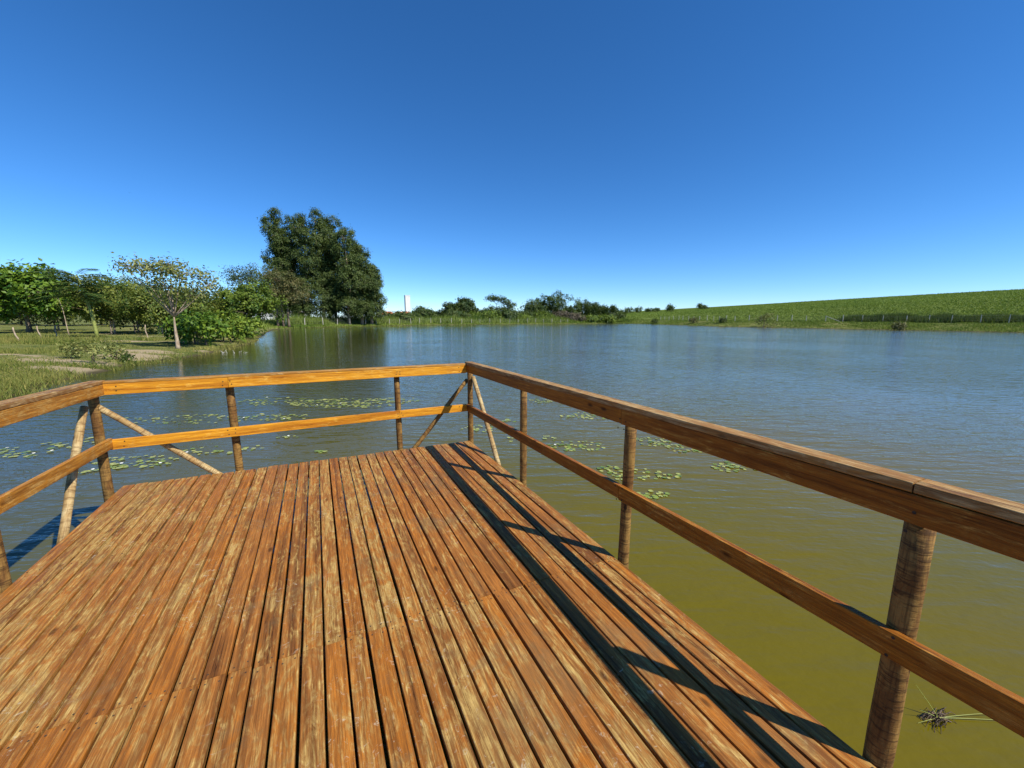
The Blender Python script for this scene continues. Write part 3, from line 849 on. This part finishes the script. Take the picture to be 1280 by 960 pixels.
# --- far shore bushes, one by one
fb = 'bushes and small trees along the far shore'
far = [
    (514, 142, 6, .2, 2.6, 'low green bush hiding the foot of the white tower', 'lf_far', 6),
    (575, 158, 9, .2, 3.2, 'low spreading bush between the two dark small trees', 'lf_far', 6),
    (612, 158, 9, .2, 3.4, 'low bush under the flat side of the umbrella tree', 'lf_round', 6),
    (632, 162, 9, .2, 3.6, 'low bush under the drooping side of the umbrella tree', 'lf_far', 6),
    (645, 166, 9, .2, 3.2, 'low spreading bush just past the umbrella tree', 'lf_round', 6),
    (677, 174, 8, .2, 3.0, 'low green bush in front of the rounded bush', 'lf_round', 6),
    (735, 180, 10, .2, 2.6, 'low green scrub in front of the bamboo clumps', 'lf_round', 6),
    (752, 184, 10, .2, 2.4, 'low green scrub where bamboo meets the grassy bank', 'lf_round', 6),
    (497, 122, 5, .3, 2.6, 'low bush beside the end of the tall grove', 'lf_far', 5),
    (528, 150, 7, .5, 4.0, 'low bush in front of the white tower', 'lf_far', 6),
    (550, 165, 8, .5, 3.4, 'low bush beside the two red roofs', 'lf_far', 6),
    (566, 165, 7, 1, 6.4, 'dark small tree with an uneven top, nearest the red roofs', 'lf_far', 7),
    (586, 168, 7, 1, 8.0, 'dark small tree with a pointed tuft next to the umbrella tree', 'lf_far', 7),
    (593, 160, 8, .2, 3.2, 'low bush filling the gap beside the pointed tuft tree', 'lf_round', 6),
    (603, 165, 6, .5, 4.0, 'low bush in front of the umbrella tree', 'lf_far', 5),
    (655, 172, 8, .5, 4.0, 'low bush between the umbrella tree and the dark broad tree', 'lf_far', 6),
    (668, 180, 9, .5, 6.6, 'rounded bush touching the dark broad tree', 'lf_far', 7),
    (690, 185, 16, .5, 10.2, 'broad very dark tree in the middle of the far shore', 'lf_dark', 10),
    (712, 190, 9, .5, 6.2, 'dark bush at the side of the broad dark tree', 'lf_dark', 7),
    (704, 178, 8, .3, 3.6, 'dry mauve brown shrub in front of the broad dark tree', 'lf_mauve', 6),
    (716, 177, 7, .3, 3.2, 'second dry mauve brown shrub next to the bamboo clump', 'lf_mauve', 6),
    (768, 192, 7, .3, 3.6, 'low rounded bush at the end of the bamboo clump', 'lf_far', 6)]
for (u, D, w, z0, z1, lab, mt, nl) in far:
    x, y = at(u, D)
    tree('shore_bush', lab, 'bush' if z1 < 5 else 'tree', x, y, z1 * .6, .16, auto_lobes(w * 1.22, z0 * .5, z1 * 1.14, nl + 2), 34 * nl, 26, (.70, .40), .46, mt, 'bark', fb, twig=.1)
x, y = at(620, 165)
tree('umbrella_tree', 'flat topped umbrella shaped tree standing above the far shore bushes', 'tree', x, y, 7.2, .22,
     [(-1.5, 0, 9.6, 2.6, 2.2, .9), (1.2, 0, 9.2, 2.4, 2, .8), (4.0, 0, 7.9, 2.2, 2, .9), (6.2, 0, 6.5, 2, 2, 1.0), (-2.4, 0, 4.4, 3.0, 2.5, 1.7), (2.0, 0, 4.2, 3.2, 2.5, 1.8), (5.5, 0, 3.8, 3, 2.5, 1.8)],
     200, 24, (.6, .32), .45, 'lf_far', base_split=.6)


def bamboo(u, D, w, h, lab):
    x, y = at(u, D); z = H(x, y) - .05
    root = empty('bamboo_clump', (x, y, z)); tag(root, lab, 'bamboo', 'bamboo clumps')
    st = MB(); lf = MB()
    for i in range(34):
        a = rng.uniform(-1, 1) * w / 2; b = rng.uniform(-1, 1) * w / 3
        hh = h * rng.uniform(.75, 1.05) * (1 - .25 * abs(a) / (w / 2))
        t = np.linspace(0, 1, 7)
        path = np.stack([a * (.75 + .35 * t), b * (.75 + .35 * t), hh * t], -1)
        st.tube(path, np.linspace(.05, .015, 7), 5, cap=False)
        n = 210
        ti = rng.uniform(.1, 1, n) ** .8
        p = np.stack([np.interp(ti, t, path[:, j]) for j in range(3)], -1) + rng.normal(size=(n, 3)) * np.array([.5, .5, .3])
        ax = unit(rng.normal(size=(n, 3)) + np.array([0, 0, .35]))
        sd = unit(np.cross(ax, rng.normal(size=(n, 3))))
        lf.leaves(p, ax, sd, rng.uniform(.5, .95, n), .26, np.clip(rng.uniform(.1, .6) + rng.normal(size=n) * .2, 0, 1))
    st.build('stems', M['stem_green'], root); lf.build('foliage', M['lf_dark'], root)


bamboo(730, 190, 8, 10.2, 'feathery dark bamboo clump with one tall tuft above the far shore')
bamboo(745, 190, 8, 9.4, 'middle bamboo clump above the far shore')
bamboo(760, 192, 8, 8.6, 'bamboo clump sloping down towards the crop field')

# trees out on the field's skyline and shrubs along its fence
for (u, D, w, z1, lab, mt) in (
        (836, 330, 8, 5.2, 'dark round tree standing out on the skyline of the crop field', 'lf_far'),
        (873, 400, 6, 6.0, 'small dark skyline tree with a taller tuft beside it on the field', 'lf_far'),
        (879, 402, 7, 4.0, 'low dark skyline tree beside a taller tuft on the field', 'lf_far')):
    x, y = at(u, D)
    tree('skyline_tree', lab, 'tree', x, y, z1 * .5, .2, auto_lobes(w, .5, z1, 6), 70, 14, (.9, .5), .6, mt, 'bark', 'trees on the field skyline', twig=.1)
for k, (u, D, w, z1) in enumerate(((778, 400, 10, 5), (786, 420, 12, 6), (797, 430, 9, 6), (812, 440, 12, 5), (820, 450, 9, 4.5))):
    x, y = at(u, D)
    tree('distant_tree', ('first', 'second', 'third', 'fourth', 'fifth')[k] + ' tree of the distant line beyond the field, counting from the bamboo', 'tree', x, y, z1 * .5, .2, auto_lobes(w, .3, z1, 6), 60, 12, (1.1, .6), .7, 'lf_far', 'bark', 'distant tree line', twig=.1)
for (u, D, w, z1, lab, mt) in (
        (955, 107, 5.6, 3.9, 'dark spreading bare looking bush at the fence beside the crop field', 'lf_brown'),
        (904, 122, 2.4, 1.5, 'small dark shrub on the sloping bank, partway between fence and water', 'lf_far'),
        (868, 135, 2.6, 2.0, 'brownish shrub by the fence where the bank narrows', 'lf_brown'),
        (818, 158, 3.0, 1.8, 'low dark shrub on the bank near the bamboo clumps', 'lf_far'),
        (1126, 86, 2.6, 1.7, 'dark low shrub growing under the fence beside tall grass', 'lf_brown')):
    x, y = at(u, D)
    tree('bank_shrub', lab, 'shrub', x, y, z1 * .6, .06, auto_lobes(w, .2, z1, 6), 60, 12, (.38, .18), .28, mt, 'bark', 'shrubs on the field bank', twig=.6)

# ------------------------------------------------------------------ fences


def offset_line(pts, d):
    pts = np.asarray(pts, float)
    t = unit(np.gradient(pts, axis=0)); n = np.stack([-t[:, 1], t[:, 0]], -1)
    return pts + n * d


def resample(pts, step):
    s = np.concatenate([[0], np.cumsum(np.linalg.norm(np.diff(pts, axis=0), axis=1))])
    q = np.arange(0, s[-1], step)
    return np.stack([np.interp(q, s, pts[:, i]) for i in range(2)], -1)


def fence(label, pts, step, hh, r, strut=()):
    pts = resample(pts, step)
    b = (pts[0][0], pts[0][1], H(*pts[0]))
    root = empty('wire_fence', b); tag(root, label, 'fence', 'fences round the pond')
    tops = []
    for i, (x, y) in enumerate(pts):
        x += random.uniform(-.3, .3); y += random.uniform(-.3, .3)
        z = H(x, y)
        L = hh * random.uniform(.86, 1.06)
        lx, ly = random.gauss(0, .07), random.gauss(0, .07)
        mb = MB(); t = np.linspace(0, 1, 4)
        mb.tube(np.stack([lx * t, ly * t, -.3 + (L + .3) * t], -1), r * random.uniform(.8, 1.15) * np.array([1.05, 1, 1, .85]), 6)
        o = mb.build('fence_post', M['post'], root); o.location = (x - b[0], y - b[1], z - b[2])
        tops.append((x - b[0] + lx * .8, y - b[1] + ly * .8, z - b[2], L))
        if i in strut:
            mb = MB(); dx, dy = (pts[min(i + 1, len(pts) - 1)] - pts[i])
            z2 = H(x + dx, y + dy)
            mb.tube([(lx, ly, L * .9), (dx * .85, dy * .85, z2 - z + .05)], r * .7, 6)
            o = mb.build('strut', M['post'], root); o.location = (x - b[0], y - b[1], z - b[2])
    for k in (.3, .5, .7, .9):
        mb = MB(); mb.tube([(a, c, d + L * k) for (a, c, d, L) in tops], .006, 4, cap=False)
        mb.build('wire', M['wire'], root)


iS = SHORE
fence('pale post and wire fence along the grassy far shore below the bushes', offset_line(iS[9:16], 2.8), 4.2, 1.75, .075)
fence('post and wire fence with leaning pale posts along the edge of the crop field', offset_line(iS[17:25], 8.5), 3.7, 1.75, .08, strut=(19, 29))
# old stakes on the near bank
for (u, D, h, lean, lab) in ((19, 26, 1.0, (-.35, 0), 'crooked bleached stake leaning in the grass near the dark trunk'),
                             (47, 30, .9, (-.25, 0), 'short pale stake leaning in long grass'),
                             (66, 33, .9, (.02, 0), 'upright brown stake in long grass below the sapling'),
                             (180, 33, 1.1, (-.05, 0), 'thick pale cut stump post in the orchard grass')):
    x, y = at(u, D)
    mb = MB(); t = np.linspace(0, 1, 6)
    mb.tube(np.stack([lean[0] * t + .05 * np.sin(t * 7), t * 0, -.2 + (h + .2) * t], -1), np.linspace(.05, .035, 6), 7)
    o = mb.build('wooden_stake', M['bark_pale'], smooth=True); o.location = (x, y, H(x, y)); tag(o, lab, 'stake', 'old stakes on the near bank')


# ------------------------------------------------------------------ buildings beyond the shore
def box(mb, x0, x1, y0, y1, z0, z1):
    v = [(x0, y0, z0), (x1, y0, z0), (x1, y1, z0), (x0, y1, z0), (x0, y0, z1), (x1, y0, z1), (x1, y1, z1), (x0, y1, z1)]
    mb.add(v, [np.array([[3, 2, 1, 0], [4, 5, 6, 7], [0, 1, 5, 4], [1, 2, 6, 5], [2, 3, 7, 6], [3, 0, 4, 7]])])


def house(label, u, D, w, d, hw, hr, rz=0.2, name='house'):
    x, y = at(u, D)
    root = empty(name, (x, y, H(x, y)), rz); tag(root, label, 'house')
    mb = MB(); box(mb, -w / 2, w / 2, -d / 2, d / 2, -.4, hw); mb.build('wall', M['white_wall'], root)
    e = .5; mb = MB()
    v = [(-w / 2 - e, -d / 2 - e, hw + .02), (w / 2 + e, -d / 2 - e, hw + .02), (w / 2 + e, d / 2 + e, hw + .02), (-w / 2 - e, d / 2 + e, hw + .02),
         (-w / 2 + w * .22, 0, hw + hr), (w / 2 - w * .22, 0, hw + hr)]
    mb.add(v, [np.array([[0, 1, 5, 4], [2, 3, 4, 5]]), np.array([[1, 2, 5], [3, 0, 4]]), np.array([[3, 2, 1, 0]])])
    mb.build('roof', M['roof'], root)
    for k in (-.3, .3):
        mb = MB(); box(mb, w * k - .5, w * k + .5, -d / 2 - .04, -d / 2 + .1, .9, 2.0); mb.build('window', M['glass'], root)
    mb = MB(); box(mb, -.45, .45, -d / 2 - .05, -d / 2 + .1, -.05, 2.05); mb.build('door', M['beam'], root)


house('white house with orange red hipped roof half hidden below the white tower', 503, 300, 15, 9, 3.0, 2.4)
house('smaller white house with orange red roof behind the far bushes', 535, 300, 11, 8, 3.2, 2.2, -.2)
house('house with a red roof end peeping out beside the tall grove', 484, 260, 8, 8, 3.0, 2.0, .1)
x, y = at(509.5, 330)
root = empty('tower', (x, y, H(x, y)), .5); tag(root, 'tall slim white rectangular tower rising above the red roofed houses', 'tower')
mb = MB(); box(mb, -1.9, 1.9, -1.9, 1.9, -.5, 18.4); mb.build('shaft', M['white_wall'], root)
mb = MB(); box(mb, -2.05, 2.05, -2.05, 2.05, 18.4, 18.9); mb.build('parapet', M['white_wall'], root)
mb = MB(); box(mb, -.5, .5, -1.95, -1.8, 0, 2.1); mb.build('door', M['beam'], root)
x, y = at(357, 170)
root = empty('white_building', (x, y, H(x, y)), .12); tag(root, 'plain white building glimpsed between the slim trunks of the brown tree', 'building')
mb = MB(); box(mb, -8, 8, -4, 4, -.5, 6.0); mb.build('wall', M['white_wall'], root)
mb = MB(); box(mb, -8.4, 8.4, -4.4, 4.4, 6.0, 6.25); mb.build('roof', M['white_wall'], root)
for k in (-4, 0, 4):
    mb = MB(); box(mb, k - .6, k + .6, -4.04, -3.9, 1.1, 2.2); mb.build('window', M['glass'], root)


# ------------------------------------------------------------------ grass and crop
def blades(name, mat, X, Y, hh, ww, label, cat, per=5, spread=.12, lean=.35):
    n = len(X)
    Z = height(X, Y)
    P = np.stack([X, Y, Z - .02], -1).repeat(per, 0)
    P[:, :2] += rng.normal(size=(n * per, 2)) * spread
    a = rng.normal(size=(n * per, 3)) * lean; a[:, 2] = 1; a = unit(a)
    b = unit(np.cross(a, rng.normal(size=(n * per, 3))))
    h = np.repeat(np.broadcast_to(hh, (n,)), per) * rng.uniform(.5, 1.2, n * per)
    w = np.repeat(np.broadcast_to(ww, (n,)), per) * rng.uniform(.7, 1.3, n * per)
    V = np.stack([P - b * w[:, None] * .5, P + b * w[:, None] * .5, P + a * h[:, None] + rng.normal(size=(n * per, 3)) * .1 * h[:, None]], 1)
    f = np.arange(n * per * 3).reshape(-1, 3)
    tint = np.clip(.5 + .35 * wiggle(P[:, 0] * .35, P[:, 1] * .35) * .6 + rng.normal(size=n * per) * .2, 0, 1)
    mb = MB(); mb.add(V, [f], tint)
    return tag(mb.build(name, M[mat]), label, cat, kind='stuff')


# near bank: screen-even spread between 10 and 46 m
n = 60000
u = rng.uniform(-120, 345, n); D = 1 / rng.uniform(1 / 48, 1 / 10, n)
X, Y = (u - 640) / 504.2 * D, D
sd = shore_sd(X, Y)
bare = np.zeros(n)
for (cx, cy, rx, ry) in ((-16.6, 15.4, 2.4, .9), (-21.0, 22.2, 2.4, .9), (-18.6, 17.2, 3.2, .8), (-23, 18.2, 3.3, .6), (-19.0, 24.6, .9, .7), (-19.2, 20, 1.5, 1.2), (-28, 29.5, 7, .9), (-30, 36, 6, 1.4)):
    bare = np.maximum(bare, np.exp(-(((X - cx) / rx) ** 2 + ((Y - cy) / ry) ** 2)))
keep = (sd > -.35) & (rng.random(n) > bare * 1.25) & (rng.random(n) < np.clip(.55 + .4 * wiggle(X * .45, Y * .45), .12, 1))
X, Y, sd = X[keep], Y[keep], sd[keep]
hh = np.clip(.12 + .10 * wiggle(X * .3 + 4, Y * .3), .06, .4) + .22 * np.exp(-((sd - .3) / .8) ** 2) + .25 * ((Y > 24) & (Y < 31) & (X < -27))
blades('bank_grass', 'grass', X, Y, hh, .012 + .0009 * Y, 'short green and straw coloured grass on the near bank', 'grass', 4, .10, .5)
# far shore belt of tall grass, in front of and behind the fence
line = np.array(iS[8:18])
n = 17000
s = rng.uniform(0, 1, n) * (len(line) - 1)
X = np.interp(s, np.arange(len(line)), line[:, 0]); Y = np.interp(s, np.arange(len(line)), line[:, 1])
X = X + rng.uniform(-4, 4, n) - rng.uniform(0, 9, n) * .5; Y = Y + rng.uniform(-2, 14, n)
sd = shore_sd(X, Y); k = (sd > .1) & (sd < 14); X, Y, sd = X[k], Y[k], sd[k]
blades('shore_grass', 'grass_far', X, Y, np.where(sd < 3.6, .28, np.clip(.2 + .24 * sd + .5 * wiggle(X * .25, Y * .25), .3, 2.8)), .17, 'tall rank green grass along the far shore', 'grass', 4, .3, .3)
# right bank
line = np.array(iS[16:25])
n = 26000
s = rng.uniform(0, 1, n) * (len(line) - 1)
X = np.interp(s, np.arange(len(line)), line[:, 0]) + rng.uniform(-3, 13, n); Y = np.interp(s, np.arange(len(line)), line[:, 1]) + rng.uniform(-3, 12, n)
sd = shore_sd(X, Y); k = (sd > .1) & (sd < 12); X, Y, sd = X[k], Y[k], sd[k]
blades('field_bank_grass', 'grass_far', X, Y, np.clip(.3 + .2 * wiggle(X * .3, Y * .3), .12, .8), .10, 'rough green grass on the bank below the crop field fence', 'grass', 4, .25, .5)
# dark tall grass behind the fence
n = 5200
t = rng.uniform(0, 1, n)
a, b = np.array(at(1062, 101)), np.array(at(1300, 78))
X = a[0] + (b[0] - a[0]) * t + rng.normal(size=n) * 1.2 + 1.2; Y = a[1] + (b[1] - a[1]) * t + rng.normal(size=n) * 1.2 + 1.0
blades('tall_grass', 'lf_far', X, Y, np.clip(1.5 + .5 * wiggle(X * .6, Y * .6), .6, 2.4), .13, 'dark tall grass standing behind the crop field fence', 'grass', 5, .35, .3)
# crop: low leafy plants in rows
n = 150000
u = rng.uniform(770, 1420, n); D = np.exp(rng.uniform(math.log(74), math.log(620), n))
X, Y = (u - 640) / 504.2 * D, D
q = .773 * X + .635 * Y; r = -.635 * X + .773 * Y
q = np.round(q / 1.1) * 1.1 + rng.normal(size=n) * .12
X, Y = .773 * q - .635 * r, .635 * q + .773 * r
sd = shore_sd(X, Y); k = (sd > 11) & (X > 52); X, Y = X[k], Y[k]
Dk = np.hypot(X, Y)
Z = height(X, Y)
m = len(X); mb = MB()
gap = (np.abs(((.9 * Z + .02 * X) % 4.5) - 2.2) < .12)
for rep in range(3):
    p = np.stack([X, Y, Z + .15], -1) + rng.normal(size=(m, 3)) * np.array([.25, .25, .12]) * (1 + Dk / 200)[:, None] ** .5
    nrm = unit(rng.normal(size=(m, 3)) * .7 + np.array([0, 0, .9])); ax = unit(np.cross(nrm, rng.normal(size=(m, 3)))); sdv = np.cross(nrm, ax)
    L = .24 * (1 + Dk / 300)
    tint = np.clip(.5 + .25 * wiggle(X * .08, Y * .08) + rng.normal(size=m) * .22 - gap * .45, 0, 1)
    mb.leaves(p, ax, sdv, L, L * .62, tint)
tag(mb.build('crop_field', M['crop']), 'low green leafy crop covering the rising field', 'crop', kind='stuff')

# ------------------------------------------------------------------ lily pads
PADG = 'patches of floating lily pads'


def pad_mesh(r, seed):
    rg = np.random.default_rng(seed)
    n = 11
    th = np.linspace(.25, 2 * math.pi - .25, n) + rg.uniform(0, 6)
    rr = r * (1 + .06 * rg.normal(size=n))
    z = .004 + .010 * r / .06 * rg.random() * np.maximum(0, np.sin(th + rg.uniform(0, 6)))
    V = np.vstack([[[0, 0, .004]], np.stack([np.cos(th) * rr, np.sin(th) * rr, z], -1)])
    F = np.stack([np.zeros(n - 1, int), np.arange(1, n), np.arange(2, n + 1)], -1)
    return V, F


pad_meshes = []
for k in range(14):
    V, F = pad_mesh(rng.uniform(.022, .044), k); mb = MB(); mb.add(V, [F], (k / 13) * .9 + .05)
    pad_meshes.append(mb.mesh('pad', M['pad']))


def patch(x, y, rx, ry, n, label, near, flowers=0, rot=0.0):
    root = empty('lily_pad_patch', (x, y, 0)); tag(root, label, 'lily pads', PADG)
    k = 0; joined = MB(); used = []; n = int(n * (1.6 if near else 1.25))
    while k < n:
        ra, rr_ = rng.uniform(0, 6.283), math.sqrt(rng.random()) * .62
        a, b = math.cos(ra) * rr_, math.sin(ra) * rr_
        if rng.random() > .35 + .65 * (math.sin(a * 9 + n) * math.cos(b * 7 + n) > -.25): continue
        px, py = a * rx, b * ry
        px, py = px * math.cos(rot) - py * math.sin(rot), px * math.sin(rot) + py * math.cos(rot)
        k += 1
        if any((px - q) ** 2 + (py - w) ** 2 < .0026 for q, w in used): continue
        used.append((px, py))
        if near:
            o = link('pad', random.choice(pad_meshes), root); o.location = (px, py, random.uniform(.001, .009)); o.rotation_euler = (random.gauss(0, .05), random.gauss(0, .05), random.uniform(0, 6.28))
        else:
            V, F = pad_mesh(rng.uniform(.022, .05), int(rng.integers(1e6))); V = V + np.array([px, py, rng.uniform(0, .012)]); joined.add(V, [F], rng.uniform(.1, 1))
    if not near: tag(joined.build('pads', M['pad'], root), kind='stuff')
    for i in range((flowers + 1) // 2):
        mb = MB(); m = 9
        th = np.linspace(0, 6.28, m, endpoint=False)
        ax = unit(np.stack([np.cos(th), np.sin(th), np.full(m, .8)], -1)); sd = np.stack([-np.sin(th), np.cos(th), th * 0], -1)
        mb.leaves(np.tile([0, 0, .01], (m, 1)), ax, sd, .032, .016, .9)
        o = mb.build('flower', M['petal'], root); q = used[int(rng.integers(len(used)))]; o.location = (q[0] + .03, q[1], .01)


P_ = patch
P_(1.12, 6.67, .8, .45, 42, 'long patch of lily pads seen between the second and third posts of the shaded railing', True, 1)
P_(2.55, 6.92, .55, .5, 30, 'loose lily pad patch just below the shaded top rail beside the second post', True)
P_(3.05, 6.55, .6, .4, 30, 'lily pad patch half hidden by the shaded top rail', True, 1)
P_(3.32, 5.69, .55, .35, 30, 'lily pad patch touching the underside of the shaded top rail, farthest along it', True)
P_(1.43, 5.46, .5, .45, 34, 'dense lily pad patch crossing behind the shaded middle rail', True)
P_(1.92, 5.40, .6, .35, 24, 'scattered lily pads right behind the second post of the shaded railing', True)
P_(2.4, 5.36, .25, .12, 8, 'short row of a few lily pads alone on green water', True)
P_(1.80, 4.74, .32, .25, 14, 'small tight lily pad patch standing alone above the shaded middle rail', True)
P_(.66, 7.09, .35, .25, 8, 'few loose pads between the corner patch and the long patch behind the shaded rail', False)
P_(-.60, 7.80, .7, .5, 30, 'lily pad patch behind the pale corner brace of the shaded railing', False)
P_(.07, 7.05, .3, .3, 8, 'few loose pads just behind the shaded middle rail near the corner brace', False)
P_(-.06, 8.38, .3, .2, 8, 'tiny pad group a little beyond the patch behind the corner brace', False)
P_(.78, 10.48, .5, .5, 22, 'round pad patch farthest out beyond the shaded top rail', False)
P_(1.79, 8.85, .7, .5, 40, 'pale lily pad patch just under the shaded top rail near its far end', False)
P_(1.27, 8.79, .3, .3, 8, 'few loose pads beside the pale patch under the shaded top rail', False)
P_(-4.25, 10.1, 2.4, .9, 230, 'widest pale lily pad raft, lying in the dark reflection of the grove', False, 3)
P_(-3.1, 10.5, 1.1, .5, 40, 'thin trail of lily pads at the end of the widest raft', False)
P_(-6.2, 10.3, 1.6, .9, 60, 'lily pad patch above the sunlit rail beside the widest raft', False, 2)
P_(-5.2, 8.6, 1.3, .5, 44, 'lily pad streak just over the sunlit middle rail', False, 1)
P_(-7.0, 8.4, 2.4, .7, 70, 'long thin lily pad streak between the sunlit rails near the corner post', False, 2)
P_(-5.76, 5.8, 1.1, .45, 60, 'lily pad patch under the pale brace below the sunlit middle rail', False, 4)
P_(-4.95, 6.3, .8, .5, 20, 'scattered pads between the long brace and the next post', False, 2)
P_(-4.16, 7.1, .35, .2, 8, 'few pads with a white flower alone below the sunlit middle rail', False, 1)
P_(-3.16, 6.27, .2, .12, 4, 'single tiny pad group closest to the far deck edge', False)
P_(-4.38, 6.49, .3, .2, 7, 'few loose pads next to the post by the long brace', False)
P_(-7.75, 6.1, .5, .3, 16, 'few lily pads with white flowers beyond the weathered side rail', False, 3)
P_(-8.3, 6.3, .35, .25, 10, 'white flowering lily pad tuft farthest out beyond the weathered side rail', False, 4)
P_(-7.6, 6.7, .9, .5, 22, 'faint lily pad patch beyond the corner post that has two pale braces', False)
P_(-6.1, 5.4, .3, .2, 6, 'few pads with a flower close to the pale leaning corner brace', False, 1)


# ------------------------------------------------------------------ floating root clump, dead branch, birds
def root_clump(x, y):
    root = empty('root_clump', (x, y, 0), .3); root.scale = (.85, .85, .85); tag(root, 'dark floating clump of roots with a few grass blades near the closest post', 'plant debris')
    mb = MB()
    for i in range(70):
        a = rng.uniform(0, 6.28); L = rng.uniform(.03, .10)
        p0 = np.array([rng.normal() * .045, rng.normal() * .022, .004]); d = np.array([math.cos(a) * 1.3, math.sin(a) * .6, 0])
        mb.tube(np.stack([p0, p0 + d * L * .5 + [0, 0, rng.uniform(.005, .03)], p0 + d * L + [0, 0, -.01]]), [.003, .0025, .001], 4, cap=False)
    mb.build('roots', M['root'], root)
    mb = MB()
    for (dx, dy, dz, L) in ((-.35, .35, .75, .24), (-.7, .2, .4, .15), (-.15, .2, .6, .10), (.9, -.25, .12, .42), (.9, -.32, .05, .52), (-.95, .1, .05, .17)):
        d = np.array([dx, dy, dz]); d = d / np.linalg.norm(d)
        t = np.linspace(0, 1, 6)[:, None]
        mb.tube(np.array([0, 0, .008]) + d * L * t + np.array([0, 0, -.06 * L]) * t ** 2, np.linspace(.0026, .0008, 6), 4)
    mb.build('blades', M['pad'], root)


root_clump(2.39, 1.89)
x, y = at(287, 24.5)
mb = MB()
for i in range(12):
    a = rng.uniform(-1.2, 1.2); L = rng.uniform(.15, .42)
    p0 = np.array([rng.uniform(-.7, .7), rng.uniform(-.2, .2), -.05])
    mb.tube(np.stack([p0, p0 + [math.sin(a) * L * .5, 0, math.cos(a) * L * .6], p0 + [math.sin(a) * L, .05, math.cos(a) * L * .8]]), [.009, .007, .003], 5)
o = mb.build('dead_branch', M['dead']); o.location = (x, y, 0)
tag(o, 'bleached dead branch sticking out of the water beside the thicket', 'branch')


def bird(u, v, D, s, lab):
    x, y = at(u, D)
    z = EYE + (398 - v) / 504 * D
    root = empty('bird', (x, y, z), .6); tag(root, lab, 'bird', 'birds in the sky')
    mb = MB(); mb.tube([(0, -.5 * s, 0), (0, -.2 * s, .02 * s), (0, .2 * s, .02 * s), (0, .5 * s, 0)], [.02 * s, .09 * s, .08 * s, .03 * s], 8); mb.build('body', M['bird'], root, True)
    for sg in (-1, 1):
        mb = MB(); mb.add([(0, -.15 * s, .02), (0, .2 * s, .02), (sg * .6 * s, .12 * s, .22 * s), (sg * 1.1 * s, -.1 * s, .12 * s), (sg * .6 * s, -.2 * s, .2 * s)], [[0, 1, 2, 4], [2, 3, 4]]); mb.build('wing', M['bird'], root)


bird(184, 253, 130, .30, 'tiny dark bird high in the sky above the sparse tree')
bird(514, 359, 150, .26, 'tiny dark bird low in the sky above the white tower')
